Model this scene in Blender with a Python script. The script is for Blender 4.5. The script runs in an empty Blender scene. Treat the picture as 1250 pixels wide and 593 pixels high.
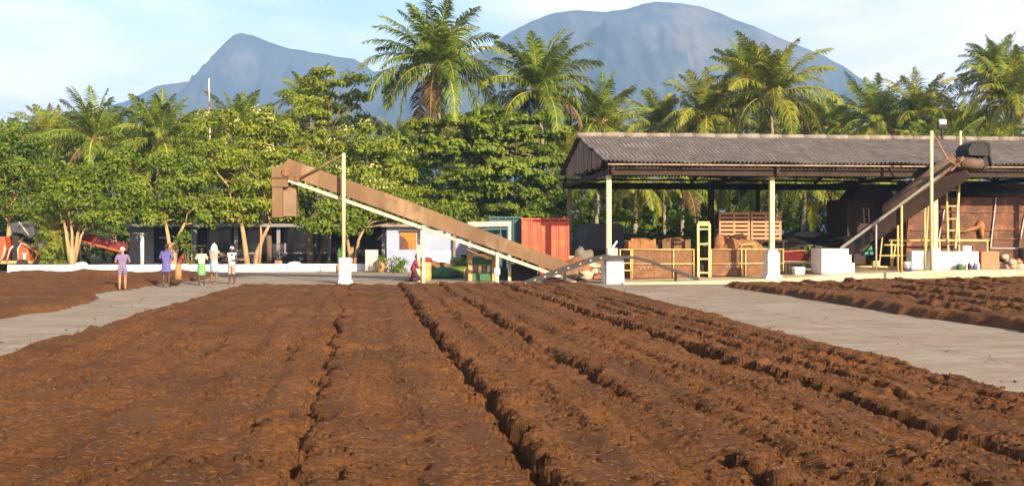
import bpy, math, random
import numpy as np
from mathutils import Vector, Matrix, Euler
R = math.radians
rnd = random.Random(7)
nrs = np.random.RandomState(11)
scn = bpy.context.scene
C = scn.collection

# ------------------------------------------------------------------ survey of the place
CAMH, YAW, F, CX, HY = 2.2, R(5.9), 1227.0, 625.0, 288.0
cy_, sy_ = math.cos(YAW), math.sin(YAW)
def ray(px, py):
    u, v = (px - CX) / F, (HY - py) / F
    return sy_ + cy_ * u, cy_ - sy_ * u, v
def W(px, py, Y):                       # survey a point standing on the plane y = Y
    dx, dy, dz = ray(px, py); t = Y / dy
    return Vector((dx * t, Y, CAMH + dz * t))
def G(px, py, z=0.0):                   # survey a point on level ground
    dx, dy, dz = ray(px, py); t = (z - CAMH) / dz
    return Vector((dx * t, dy * t, z))
def WX(px, Y): return W(px, HY, Y).x
def WZ(py, Y, px=625): return W(px, py, Y).z
def slab_z(x):                          # top of the shed floor, rising to the right
    return float(np.interp(x, [9.2, 17.0, 20.0, 24.7, 30], [0.06, 0.22, 0.40, 0.58, 0.6]))

# ------------------------------------------------------------------ materials
def new_mat(name):
    m = bpy.data.materials.new(name); m.use_nodes = True
    nt = m.node_tree; nt.nodes.clear()
    return m, nt, nt.nodes.new, nt.links.new
def M(name, c1, c2=None, rough=.8, scale=3.0, bump=.25, bscale=None, metal=0.0, spots=None, spot_scale=2.0, spot_amt=.5, stretch=(1,1,1), spec=.35):
    m, nt, N, L = new_mat(name)
    if c2 is None: c2 = tuple(x * .72 for x in c1)
    out = N('ShaderNodeOutputMaterial'); b = N('ShaderNodeBsdfPrincipled'); L(b.outputs[0], out.inputs[0])
    tc = N('ShaderNodeTexCoord'); mp = N('ShaderNodeMapping'); L(tc.outputs['Object'], mp.inputs[0]); mp.inputs['Scale'].default_value = stretch
    n = N('ShaderNodeTexNoise'); n.inputs['Scale'].default_value = scale; n.inputs['Detail'].default_value = 6; n.inputs['Roughness'].default_value = .65
    L(mp.outputs[0], n.inputs['Vector'])
    cr = N('ShaderNodeValToRGB'); cr.color_ramp.elements[0].position = .32; cr.color_ramp.elements[1].position = .68
    cr.color_ramp.elements[0].color = (*c2, 1); cr.color_ramp.elements[1].color = (*c1, 1); L(n.outputs['Fac'], cr.inputs[0])
    col = cr.outputs[0]
    if spots:
        n2 = N('ShaderNodeTexNoise'); n2.inputs['Scale'].default_value = spot_scale; n2.inputs['Detail'].default_value = 8; n2.inputs['Roughness'].default_value = .7
        L(mp.outputs[0], n2.inputs['Vector'])
        r2 = N('ShaderNodeValToRGB'); r2.color_ramp.elements[0].position = .52; r2.color_ramp.elements[1].position = .68
        L(n2.outputs['Fac'], r2.inputs[0])
        mu = N('ShaderNodeMath'); mu.operation = 'MULTIPLY'; mu.inputs[1].default_value = spot_amt; L(r2.outputs[0], mu.inputs[0])
        mx = N('ShaderNodeMix'); mx.data_type = 'RGBA'; L(mu.outputs[0], mx.inputs['Factor']); L(col, mx.inputs['A']); mx.inputs['B'].default_value = (*spots, 1)
        col = mx.outputs['Result']
    L(col, b.inputs['Base Color'])
    b.inputs['Roughness'].default_value = rough; b.inputs['Metallic'].default_value = metal
    b.inputs['Specular IOR Level'].default_value = spec
    if bump:
        n3 = N('ShaderNodeTexNoise'); n3.inputs['Scale'].default_value = bscale or scale * 5; n3.inputs['Detail'].default_value = 5
        L(mp.outputs[0], n3.inputs['Vector'])
        bp = N('ShaderNodeBump'); bp.inputs['Strength'].default_value = bump; bp.inputs['Distance'].default_value = .03
        L(n3.outputs['Fac'], bp.inputs['Height']); L(bp.outputs[0], b.inputs['Normal'])
    return m
def leaf_mat(name, cols, trans=.46, rough=.55, nscale=.6):
    m, nt, N, L = new_mat(name)
    out = N('ShaderNodeOutputMaterial'); b = N('ShaderNodeBsdfPrincipled'); t = N('ShaderNodeBsdfTranslucent'); ms = N('ShaderNodeMixShader')
    ms.inputs[0].default_value = trans; L(b.outputs[0], ms.inputs[1]); L(t.outputs[0], ms.inputs[2]); L(ms.outputs[0], out.inputs[0])
    g = N('ShaderNodeNewGeometry'); tc = N('ShaderNodeTexCoord'); n = N('ShaderNodeTexNoise'); n.inputs['Scale'].default_value = nscale; n.inputs['Detail'].default_value = 3
    L(tc.outputs['Object'], n.inputs['Vector'])
    a = N('ShaderNodeMath'); a.operation = 'MULTIPLY_ADD'; a.inputs[1].default_value = .55; L(g.outputs['Random Per Island'], a.inputs[0])
    sc = N('ShaderNodeMath'); sc.operation = 'MULTIPLY_ADD'; sc.inputs[1].default_value = 1.5; sc.inputs[2].default_value = -.52; L(n.outputs['Fac'], sc.inputs[0]); L(sc.outputs[0], a.inputs[2])
    cr = N('ShaderNodeValToRGB'); e = cr.color_ramp.elements
    e[0].position = 0; e[1].position = 1; e[0].color = (*cols[0], 1); e[1].color = (*cols[-1], 1)
    for i, c in enumerate(cols[1:-1]):
        k = e.new((i + 1) / (len(cols) - 1)); k.color = (*c, 1)
    L(a.outputs[0], cr.inputs[0]); L(cr.outputs[0], b.inputs['Base Color']); L(cr.outputs[0], t.inputs['Color'])
    b.inputs['Roughness'].default_value = rough; b.inputs['Specular IOR Level'].default_value = .3
    return m
MT = {}
MT['white'] = M('whitewash', (.70,.67,.645), (.56,.525,.49), .85, 2.2, .3, 14, spots=(.33,.25,.18), spot_scale=3.1, spot_amt=.55)
MT['cream'] = M('cream paint', (.70,.58,.30), (.58,.46,.22), .55, 4, .1, spots=(.25,.15,.07), spot_scale=6, spot_amt=.5)
MT['yellow'] = M('yellow paint', (.58,.43,.17), (.44,.30,.11), .5, 5, .1, spots=(.22,.10,.04), spot_scale=7, spot_amt=.6)
MT['steel_cream'] = M('pale channel paint', (.58,.49,.36), (.42,.33,.22), .5, 2, .1, spots=(.22,.11,.05), spot_scale=3, spot_amt=.75)
MT['rust'] = M('rusty sheet', (.175,.078,.030), (.092,.038,.018), .75, 1.6, .25, 12, spots=(.26,.125,.052), spot_scale=2.6, spot_amt=.6)
MT['rust_dark'] = M('dark rusty sheet', (.13,.048,.024), (.045,.02,.014), .75, 1.0, .25, 12, spots=(.34,.125,.04), spot_scale=1.3, spot_amt=.85)
MT['trough'] = M('brown dusted steel', (.165,.096,.046), (.108,.060,.029), .8, .9, .2, 9, spots=(.29,.185,.11), spot_scale=.7, spot_amt=.7, stretch=(1,1,.6))
MT['trough_grey'] = M('grey brown chute steel', (.20,.125,.075), (.15,.09,.055), .7, 2, .12)
MT['deep_rust'] = M('dark rust plate', (.05,.026,.016), (.024,.014,.010), .8, 2, .2, spots=(.11,.05,.025), spot_scale=1.5, spot_amt=.5)  # dark brown rust for the hopper body and conveyor underside
MT['black'] = M('black rubber', (.022,.019,.018), (.012,.011,.011), .6, 6, .2, spots=(.10,.06,.035), spot_scale=4, spot_amt=.4)
MT['dark'] = M('dark machine paint', (.022,.016,.014), (.012,.010,.010), .75, 2, .2, spots=(.07,.03,.017), spot_scale=1.5, spot_amt=.5)
MT['dark_wood'] = M('shade darkened wood', (.045,.024,.015), (.022,.013,.009), .85, 3, .4, stretch=(1,1,.3))  # eave shade over the beam is put into this wood colour
MT['wood'] = M('weathered planks', (.30,.21,.145), (.15,.10,.07), .85, 4, .4, stretch=(1,1,.2))
MT['pink_wood'] = M('pinkish slat wood', (.46,.235,.13), (.36,.17,.09), .8, 4, .2, stretch=(.3,1,1))
MT['roof'] = M('asbestos cement sheet', (.225,.18,.148), (.13,.102,.082), .9, 1.1, .35, 16, spots=(.36,.31,.26), spot_scale=2.3, spot_amt=.55, stretch=(1.5,.5,1))
MT['grey'] = M('grey steel', (.33,.32,.32), (.24,.23,.23), .5, 4, .1)
MT['rail_grey'] = M('galvanised rail', (.38,.35,.31), (.26,.23,.20), .5, 4, .1)
MT['tube_grey'] = M('dusty grey canvas', (.14,.085,.055), (.085,.05,.034), .85, 2, .2)
MT['red_steel'] = M('red orange ribbed steel', (.50,.078,.034), (.40,.058,.026), .6, 1.8, .1, spots=(.58,.24,.07), spot_scale=1.4, spot_amt=.5)
MT['teal'] = M('teal painted steel', (.03,.085,.088), (.022,.065,.07), .6, 2, .1)
MT['lavender'] = M('pale lavender plaster', (.29,.315,.43), (.23,.255,.36), .9, 1.2, .2, spots=(.34,.35,.44), spot_scale=1.2, spot_amt=.4)
MT['grey_wall'] = M('grey plaster', (.22,.21,.23), (.16,.155,.17), .9, 1.4, .2)
MT['dark_wall'] = M('near black grey plaster', (.045,.042,.05), (.03,.028,.032), .9, 1.4, .2)  # darkness of the shed's inside is put into this colour
MT['glass'] = M('dark window glass', (.012,.013,.016), (.008,.008,.01), .15, 2, 0, spec=.5)
MT['orange_cloth'] = M('orange board', (.42,.175,.025), (.32,.10,.015), .8, 3, .1, spots=(.13,.035,.03), spot_scale=1.2, spot_amt=.7)
MT['shaded_red_paint'] = M('red machine paint', (.17,.017,.014), (.09,.011,.010), .5, 2.5, .1, spots=(.10,.02,.015), spot_scale=2, spot_amt=.6)  # tree shade over the red conveyor is put into this colour
MT['orange_paint'] = M('orange red machine paint', (.55,.085,.022), (.40,.055,.016), .5, 2.5, .1, spots=(.2,.06,.03), spot_scale=2, spot_amt=.5)
MT['slate'] = M('slate canvas', (.055,.057,.068), (.035,.036,.045), .8, 2, .3)
MT['green_paint'] = M('green canvas', (.042,.13,.045), (.03,.085,.03), .7, 4, .2)
MT['green_tarp'] = M('emerald sheet', (.03,.22,.14), (.02,.15,.10), .6, 4, .2)
MT['tan'] = M('tan drum', (.48,.30,.11), (.36,.20,.07), .7, 3, .2)
MT['clay'] = M('terracotta', (.42,.17,.085), (.33,.12,.06), .8, 4, .2)
MT['stone'] = M('pale rubble', (.50,.40,.31), (.30,.22,.16), .9, 5, .5)
MT['grey_stuff'] = M('grey fibre', (.19,.17,.14), (.09,.08,.065), .95, 6, .7)
MT['plastic_white'] = M('white plastic', (.75,.72,.66), (.66,.62,.55), .5, 4, .05)
MT['blue_plastic'] = M('blue plastic', (.10,.09,.35), (.08,.07,.26), .5, 4, .05)
MT['bark'] = M('pale bark', (.40,.265,.14), (.24,.15,.08), .9, 5, .5, stretch=(1,1,.3))
MT['bark_grey'] = M('brown bark', (.17,.115,.07), (.09,.06,.04), .9, 5, .5, stretch=(1,1,.3))
MT['palm_bark'] = M('palm bark', (.27,.215,.15), (.16,.125,.085), .9, 2, .5, stretch=(1,1,4))
MT['coir'] = M('coir fibre', (.26,.115,.045), (.15,.06,.026), .95, 5, .7, 26)
MT['coconut'] = M('coconuts', (.42,.22,.04), (.30,.17,.035), .6, 2, .1)
MT['rachis'] = M('frond rib', (.44,.36,.07), (.34,.25,.045), .5, 2, 0)
MT['lit_white'] = M('floodlight glass', (.85,.83,.8), (.8,.78,.75), .3, 2, 0)
MT['chalk'] = M('chalk', (.6,.5,.42), (.5,.4,.33), .9, 2, 0)
GL = lambda *a: a
MT['leaf_dark'] = leaf_mat('dark green leaves', [(.024,.056,.006), (.075,.135,.009), (.15,.205,.013), (.25,.275,.028)])
MT['leaf_mid'] = leaf_mat('mid green leaves', [(.034,.076,.006), (.105,.17,.009), (.19,.24,.015), (.29,.31,.032)])
MT['leaf_yellow'] = leaf_mat('yellow green leaves', [(.06,.10,.006), (.16,.21,.011), (.26,.30,.02), (.37,.38,.055)])
MT['leaf_palm'] = leaf_mat('palm leaflets', [(.036,.070,.007), (.092,.148,.011), (.175,.23,.018), (.31,.32,.042)], .35, .6, .35)
MT['leaf_palm_y'] = leaf_mat('yellowing palm leaflets', [(.056,.086,.007), (.145,.175,.012), (.24,.25,.018), (.36,.32,.042)], .35, .6, .35)
MT['leaf_dead'] = leaf_mat('dry brown leaflets', [(.10,.06,.022), (.17,.105,.04), (.25,.165,.07)], .25)
MT['blossom'] = leaf_mat('cream blossom', [(.30,.32,.09), (.44,.42,.16), (.55,.50,.24)], .3)

# ------------------------------------------------------------------ mesh builder
class MB:
    def __init__(s): s.v = []; s.f = []; s.m = []; s.sm = []
    def add(s, vs, fs, mi=0, smooth=False):
        o = len(s.v); s.v += [Vector(p) for p in vs]
        for f in fs: s.f.append([o + i for i in f]); s.m.append(mi); s.sm.append(smooth)
    def box(s, c, d, rot=None, mi=0):
        c = Vector(c); h = Vector(d) / 2
        vs = [Vector((x * h.x, y * h.y, z * h.z)) for z in (-1, 1) for y in (-1, 1) for x in (-1, 1)]
        if rot is not None:
            q = rot if isinstance(rot, Matrix) else Euler(rot).to_matrix()
            vs = [q @ p for p in vs]
        s.add([p + c for p in vs], [(0,2,3,1),(4,5,7,6),(0,1,5,4),(2,6,7,3),(0,4,6,2),(1,3,7,5)], mi)
    def box2(s, a, b, mi=0):
        a, b = Vector(a), Vector(b); s.box((a + b) / 2, [abs(x) for x in (b - a)], None, mi)
    def bar(s, p0, p1, w, h, mi=0, up=(0,0,1)):
        p0, p1 = Vector(p0), Vector(p1); d = p1 - p0; l = d.length; z = d.normalized()
        up = Vector(up)
        if abs(z.dot(up)) > .98: up = Vector((0,1,0))
        x = up.cross(z).normalized(); y = z.cross(x)
        s.box((p0 + p1) / 2, (w, h, l), Matrix((x, y, z)).transposed(), mi)
    def tube(s, pts, rad, n=8, mi=0, cap=True, smooth=True):
        pts = [Vector(p) for p in pts]
        if not hasattr(rad, '__len__'): rad = [rad] * len(pts)
        rings = []; prev = None
        for i, p in enumerate(pts):
            t = (pts[min(i+1, len(pts)-1)] - pts[max(i-1, 0)]).normalized()
            if prev is None:
                a = Vector((1,0,0)) if abs(t.x) < .9 else Vector((0,1,0))
                prev = t.cross(a).normalized()
            x = (prev - t * prev.dot(t)).normalized(); prev = x; y = t.cross(x)
            rings.append([p + (x * math.cos(k*2*math.pi/n) + y * math.sin(k*2*math.pi/n)) * rad[i] for k in range(n)])
        vs = [p for r in rings for p in r]; fs = []
        for i in range(len(pts) - 1):
            for k in range(n): fs.append((i*n+k, i*n+(k+1)%n, (i+1)*n+(k+1)%n, (i+1)*n+k))
        s.add(vs, fs, mi, smooth)
        if cap:
            o = len(s.v) - len(vs)
            s.f.append([o + k for k in range(n)][::-1]); s.m.append(mi); s.sm.append(False)
            s.f.append([o + (len(pts)-1)*n + k for k in range(n)]); s.m.append(mi); s.sm.append(False)
    def prism(s, poly, y0, y1, mi=0):            # polygon in (x, z), extruded along y
        n = len(poly)
        vs = [(x, y0, z) for x, z in poly] + [(x, y1, z) for x, z in poly]
        fs = [list(range(n)), list(range(2*n-1, n-1, -1))] + [(i, n+i, n+(i+1)%n, (i+1)%n) for i in range(n)]
        s.add(vs, fs, mi)
    def lathe(s, c, prof, n=16, mi=0, sx=1, sy=1):
        c = Vector(c); vs = []; fs = []
        for r, z in prof:
            for k in range(n): vs.append(c + Vector((r*sx*math.cos(k*2*math.pi/n), r*sy*math.sin(k*2*math.pi/n), z)))
        for i in range(len(prof) - 1):
            for k in range(n): fs.append((i*n+k, i*n+(k+1)%n, (i+1)*n+(k+1)%n, (i+1)*n+k))
        s.add(vs, fs, mi, True)
        o = len(s.v) - len(vs)
        s.f.append([o+k for k in range(n)][::-1]); s.m.append(mi); s.sm.append(False)
        s.f.append([o+(len(prof)-1)*n+k for k in range(n)]); s.m.append(mi); s.sm.append(False)
    def blob(s, c, r, seed=0, nu=14, nv=9, amp=.2, mi=0, flat=None):     # rough lump
        c = Vector(c); rg = random.Random(seed); ph = [rg.uniform(0, 6.3) for _ in range(6)]
        vs = []; fs = []
        for j in range(nv + 1):
            th = math.pi * j / nv
            for i in range(nu):
                a = 2*math.pi*i/nu
                d = Vector((math.sin(th)*math.cos(a), math.sin(th)*math.sin(a), math.cos(th)))
                k = 1 + amp*(math.sin(3*d.x*2+ph[0])*.5 + math.sin(5*d.y+ph[1])*.5 + math.sin(6*d.z+ph[2])*.4 + math.sin(9*d.x+7*d.z+ph[3])*.35)
                p = Vector((d.x*r[0], d.y*r[1], d.z*r[2])) * k
                if flat is not None: p.z = max(p.z, flat)
                vs.append(c + p)
        for j in range(nv):
            for i in range(nu): fs.append((j*nu+i, (j+1)*nu+i, (j+1)*nu+(i+1)%nu, j*nu+(i+1)%nu))
        s.add(vs, fs, mi, True)
    def build(s, name, mats, parent=None, bevel=0):
        return link_mesh(name, s.v, s.f, mats, parent, s.m, s.sm, bevel)
BASE = {}
def link_mesh(name, v, f, mats, parent=None, mi=None, sm=None, bevel=0):
    me = bpy.data.meshes.new(name)
    if parent is not None: b = BASE[parent.name]
    else:
        lo = Vector([min(p[i] for p in v) for i in range(3)]); hi = Vector([max(p[i] for p in v) for i in range(3)])
        b = Vector(((lo.x+hi.x)/2, (lo.y+hi.y)/2, lo.z))
    me.from_pydata([tuple(Vector(p) - b) for p in v], [], f); me.validate(); me.update()
    for m in (mats if isinstance(mats, (list, tuple)) else [mats]): me.materials.append(m)
    if mi and len(mi) == len(me.polygons): me.polygons.foreach_set('material_index', mi)
    if sm and len(sm) == len(me.polygons): me.polygons.foreach_set('use_smooth', sm)
    return link_me(name, me, parent, b, bevel)
def link_me(name, me, parent=None, b=None, bevel=0):
    o = bpy.data.objects.new(name, me); C.objects.link(o)
    if parent is not None: o.parent = parent; BASE[o.name] = BASE[parent.name]
    elif b is not None: o.location = b; BASE[o.name] = Vector(b)
    if bevel:
        md = o.modifiers.new('Bevel', 'BEVEL'); md.width = bevel; md.segments = 2; md.limit_method = 'ANGLE'; md.angle_limit = R(40)
    return o
def quads(name, V, mats, parent=None, base=None, faces=None, smooth=False, mi=None):
    V = np.asarray(V, np.float32)
    if base is None: base = BASE[parent.name] if parent is not None else Vector((0,0,0))
    V = V - np.array(base, np.float32)
    n = len(V)
    Fa = np.arange(n, dtype=np.int32).reshape(-1, 4) if faces is None else np.asarray(faces, np.int32)
    me = bpy.data.meshes.new(name)
    me.vertices.add(n); me.vertices.foreach_set('co', V.ravel())
    me.loops.add(Fa.size); me.loops.foreach_set('vertex_index', Fa.ravel())
    me.polygons.add(len(Fa)); me.polygons.foreach_set('loop_start', np.arange(0, Fa.size, 4, dtype=np.int32))
    for m in (mats if isinstance(mats, (list, tuple)) else [mats]): me.materials.append(m)
    if mi is not None: me.polygons.foreach_set('material_index', np.asarray(mi, np.int32))
    me.polygons.foreach_set('use_smooth', np.full(len(Fa), smooth))
    me.update(calc_edges=True)
    return link_me(name, me, parent, base if parent is None else None)
def thing(name, label, cat, loc, group=None):
    o = bpy.data.objects.new(name, None); C.objects.link(o); o.location = loc; o.empty_display_size = .3
    BASE[o.name] = Vector(loc); return tag(o, label, cat, group)
def tag(o, label, cat, group=None, kind=None):
    o['label'] = label; o['category'] = cat
    if group: o['group'] = group
    if kind: o['kind'] = kind
    return o
def struct(o): o['kind'] = 'structure'; return o
def copy_tree(o, loc, rz=0, sc=1.0, label=None, group=None):
    c = o.copy(); C.objects.link(c); c.location = loc; c.rotation_euler = (0, 0, rz); c.scale = (sc, sc, sc)
    if label: c['label'] = label
    if group: c['group'] = group
    for ch in list(o.children):
        d = ch.copy(); C.objects.link(d); d.parent = c
    return c

# ------------------------------------------------------------------ numpy noise
def vnoise(x, y, seed=0):
    xi = np.floor(x).astype(np.int64); yi = np.floor(y).astype(np.int64); fx = x - xi; fy = y - yi
    fx = fx*fx*fx*(fx*(fx*6-15)+10); fy = fy*fy*fy*(fy*(fy*6-15)+10)
    def h(a, b):
        k = (a * 374761393 + b * 668265263 + seed * 974634721) & 0x7fffffff
        k = ((k ^ (k >> 13)) * 1274126177) & 0x7fffffff
        k = ((k ^ (k >> 16)) * 668265263) & 0x7fffffff
        return ((k ^ (k >> 15)) & 0xffff) / 65535.0
    return (h(xi,yi)*(1-fx)+h(xi+1,yi)*fx)*(1-fy) + (h(xi,yi+1)*(1-fx)+h(xi+1,yi+1)*fx)*fy
def fbm(x, y, seed=0, o=4, g=.5):
    s = 0; a = 1; t = 0
    for i in range(o): s = s + a*vnoise(x*2**i, y*2**i, seed+i*17); t += a; a *= g
    return s/t
def sstep(a, b, x):
    t = np.clip((x-a)/(b-a), 0, 1); return t*t*(3-2*t)
def grid(name, xs, ys, hf, mat, keep=None):
    X, Y = np.meshgrid(xs, ys); Z = hf(X, Y)
    n, m = X.shape
    V = np.stack([X, Y, Z], -1).reshape(-1, 3)
    i = np.arange(n*m).reshape(n, m)
    Fa = np.stack([i[:-1,:-1], i[:-1,1:], i[1:,1:], i[1:,:-1]], -1).reshape(-1, 4)
    if keep is not None:
        k = keep(X, Y, Z).reshape(-1); Fa = Fa[k[Fa].any(1)]
    return quads(name, V, mat, faces=Fa, smooth=True)

# ------------------------------------------------------------------ soil
def soil_mat():
    m, nt, N, L = new_mat('brown coir pith')
    out = N('ShaderNodeOutputMaterial'); b = N('ShaderNodeBsdfPrincipled'); L(b.outputs[0], out.inputs[0])
    tc = N('ShaderNodeTexCoord')
    def nz(s, d=6, r=.6):
        n = N('ShaderNodeTexNoise'); n.inputs['Scale'].default_value = s; n.inputs['Detail'].default_value = d; n.inputs['Roughness'].default_value = r
        L(tc.outputs['Object'], n.inputs['Vector']); return n.outputs['Fac']
    cr = N('ShaderNodeValToRGB'); e = cr.color_ramp.elements
    e[0].position = .3; e[0].color = (.096,.0405,.0145,1); e[1].position = .7; e[1].color = (.190,.082,.0285,1); L(nz(.5, 8, .7), cr.inputs[0])
    cr2 = N('ShaderNodeValToRGB'); e = cr2.color_ramp.elements
    e[0].position = .35; e[0].color = (.55,.50,.47,1); e[1].position = .68; e[1].color = (1.15,1.13,1.10,1); L(nz(26, 8, .75), cr2.inputs[0])
    mx = N('ShaderNodeMix'); mx.data_type = 'RGBA'; mx.blend_type = 'MULTIPLY'; mx.inputs['Factor'].default_value = 1
    L(cr.outputs[0], mx.inputs['A']); L(cr2.outputs[0], mx.inputs['B']); L(mx.outputs['Result'], b.inputs['Base Color'])
    b.inputs['Roughness'].default_value = .95; b.inputs['Specular IOR Level'].default_value = .15
    bp = N('ShaderNodeBump'); bp.inputs['Strength'].default_value = 1.0; bp.inputs['Distance'].default_value = .05; L(nz(16, 9, .72), bp.inputs['Height']); bp2 = N('ShaderNodeBump'); bp2.inputs['Strength'].default_value = .8; bp2.inputs['Distance'].default_value = .02; L(nz(55, 6, .7), bp2.inputs['Height']); L(bp.outputs[0], bp2.inputs['Normal']); L(bp2.outputs[0], b.inputs['Normal'])
    return m
MT['soil'] = soil_mat()
def fine(X, Y, k=1.0):
    wx = X + .30*fbm(X*1.7, Y*1.7, 5, 2); wy = Y + .40*fbm(X*1.3, Y*1.3, 9, 2)
    n1 = fbm(wx*2.6 + wy*1.5, wy*4.6 - wx*1.4, 21, 3)
    r1 = 1 - np.abs(2*n1 - 1)
    n2 = fbm(wx*5.5 - wy*2.5, wy*6.5 + wx*2.0, 33, 2); r2 = 1 - np.abs(2*n2 - 1)
    c = fbm(X*9, Y*9, 41, 3, .65)
    patch = sstep(.40, .60, fbm(X*.8, Y*.6, 52, 3))
    crack = sstep(.90, .985, r1)*sstep(.47, .60, vnoise(wx*2.3, wy*2.0, 53)) + .8*sstep(.91, .985, r2)*sstep(.52, .62, vnoise(wx*3.1, wy*2.7, 54))
    pits = sstep(.72, .80, vnoise(wx*4.1, wy*4.1, 77))*sstep(.45, .6, fbm(X*.5, Y*.5, 88, 2))
    comb = np.sin((wy*1.0 + .35*wx + .25*fbm(X*1.1, Y*1.1, 61, 2))*2*math.pi/.17)*patch*(.3 + .7*vnoise(X*3, Y*1.5, 62))
    g1 = vnoise(wx*13 + wy*5, wy*17 - wx*4, 63); f2 = 1 - np.abs(2*vnoise(wx*8 + wy*7, wy*20 - wx*5, 64) - 1)
    lump = sstep(.55, .85, fbm(X*2.6, Y*2.6, 65, 3))
    return k*(.022*(1 - r1)*patch + .017*comb + .030*c + .016*g1 + .024*f2*(.4 + lump) + .02*lump - .11*crack*(.5 + patch*.5) - .075*pits)
def main_h(X, Y):
    s = X + .045*Y + .22*(fbm(Y*.16 + 3, X*.12, 51, 3) - .5)
    und = .07*(fbm(X*.55, Y*.22, 61, 3) - .5)
    h = .175 + und + fine(X, Y, .62)
    wv = s/.84 + .35*(fbm(Y*.2, X*.3, 55, 2) - .5)
    h = h + .022*np.cos(2*math.pi*wv)*(.4 + 1.1*fbm(X*.3, Y*.15, 56, 2)) + .008*np.cos(4*math.pi*wv + 1)
    saw = (Y*5.2 + X*2.4 + 1.5*fbm(Y*1.1, X, 73, 2)) % 1.0
    rag = .10*(saw - .5)*(.4 + 1.2*vnoise(Y*1.7, X, 74)) + .20*(fbm(Y*2.3, X*.8 + 7, 71, 3) - .5) + .17*(vnoise(Y*7.5 + X*3, X*2.5, 72) - .5)
    #      pos  width depth  continuity seed
    for g, w, d, co, sd in [(-2.45,.22,.08,.46,1), (-1.2,.24,.10,.44,2), (-.5,.24,.17,.34,3), (1.58,.34,.27,.22,4), (2.4,.2,.09,.50,9), (3.3,.30,.22,.38,5), (3.9,.2,.08,.50,21),
                            (4.4,.22,.10,.48,10), (5.1,.2,.09,.48,22), (5.95,.36,.28,.20,6), (6.75,.26,.18,.33,7), (7.35,.2,.10,.42,23), (7.85,.26,.2,.26,8), (-3.9,.22,.06,.50,11), (-5.3,.22,.06,.50,12), (.55,.22,.07,.50,13), (-1.75,.2,.06,.52,24), (-3.2,.2,.05,.52,25)]:
        ds = s - g + rag*(1 if d > .12 else 1.6)
        m = sstep(co, co + .18, fbm(Y*.30 + sd*13.7, Y*0 + sd*3.1, 90 + sd, 3)) * (.75 + .5*vnoise(Y*1.4, Y*0 + sd, 95 + sd))
        left = np.where(ds < 0, sstep(-w*.75, -.02, ds), 0)
        wall = np.where((ds >= 0) & (ds < .05), 1 - ds/.05, 0)
        teeth = 1 - .35*vnoise(Y*6.5 + ds*4, Y*0 + sd, 97)
        h = h - 1.15*d*m*(left + wall)*teeth + .26*d*m*np.exp(-((ds - .16)/.13)**2)*(.2 + 1.4*vnoise(Y*4.1, X*3, 44))
    # tyre lug prints pressed beside the deep grooves
    for g, sg, w in [(1.58,-.34,.24), (3.3,-.30,.2), (5.95,-.34,.26), (6.75,.30,.16), (7.85,-.26,.16), (-.5,-.3,.2), (4.7,0,.22), (.2,0,.24), (-3.4,0,.26), (-4.6,0,.26), (2.7,0,.2), (-1.9,0,.2)]:
        q = (s + .06*(fbm(Y*.9, X, 75, 2) - .5) - g - sg)/w; band = np.exp(-q**6)*sstep(.36, .56, fbm(Y*.35 + g*7, X*.3, 76, 2))
        fr = ((Y*1.0 + .42*w*q)/.185 + .5*fbm(Y*1.3, X*1.3, 78, 2)) % 1.0
        h = h - .045*band*(sstep(.30, .46, fr) - sstep(.80, .98, fr)) - .012*band
    # wheel tread bands running with the rows
    for g, w in [(-4.7,.5), (-3.2,.45), (.0,.5), (2.6,.5), (4.9,.4), (5.2,.4), (7.1,.3)]:
        ds = (s - g)/w; k = np.exp(-ds**4) * sstep(.42, .6, fbm(X*.4, Y*.25, 15, 2))
        h = h + .022*k*np.sin(Y*2*math.pi/.24 + np.abs(ds)*2.6 + 3*fbm(X*2, Y*2, 19, 2)) - .02*k
    eL = X + 7.25 + .5*(fbm(Y*.6, X*.2, 3, 3) - .5) + .22*(vnoise(Y*3, X*3, 4) - .5)
    eR = 8.12 - X + .30*(fbm(Y*.7, X*.2, 6, 3) - .5) + .16*(vnoise(Y*3.4, X*3, 8) - .5)
    eB = 44.6 - Y + 1.6*(fbm(X*.45, Y*.1, 12, 3) - .5)
    e = sstep(0, .42, eL) * sstep(0, .34, eR) * sstep(0, .8, eB)
    bk = -.05*sstep(30, 42, Y) + .07*sstep(41, 44, Y)*(fbm(X*.6, Y*.3, 14, 3) - .45)
    return np.maximum(h + bk, .02)*e - .03*(1 - np.minimum(1, 3*e))
ys = [1.0]
while ys[-1] < 45.6: ys.append(ys[-1] + (.06 if ys[-1] < 7.5 else .024 if ys[-1] < 13 else .034 if ys[-1] < 20 else .05 if ys[-1] < 30 else .075))
struct(grid('coir_field', np.arange(-8.0, 8.7, .021), np.array(ys), main_h, MT['soil'], lambda X, Y, Z: Z > -.005))
def left_h(X, Y):
    h = .08 + .14*(fbm(X*.35, Y*.35, 161, 3)) + fine(X, Y, .9)
    for g, d in [(-13.5,.12), (-16.8,.12), (-20,.12)]:
        ds = X + .02*Y - g + .5*(fbm(Y*.8, X*.3, 7, 3) - .5)
        h = h - d*np.exp(-(ds/.25)**2)*sstep(.4, .6, fbm(Y*.3, X*0 + g, 8, 2))
    h = h + .30*np.exp(-((Y - 55.5)/1.6)**2)*fbm(X*.7, Y*.3, 18, 3)
    eR = -10.4 - X + 1.2*(fbm(Y*.25, X*.1, 31, 3) - .5) - .9*sstep(30, 41, Y)*(1 - sstep(44, 52, Y)) + .3*(vnoise(Y*3, X*3, 32) - .5)
    eB = 57.8 - Y + 2.0*(fbm(X*.3, Y*.1, 33, 3) - .5)
    e = sstep(0, .6, eR)*sstep(0, 1.2, eB)
    return np.maximum(h, .035)*e - .03*(1 - np.minimum(1, 3*e))
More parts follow.
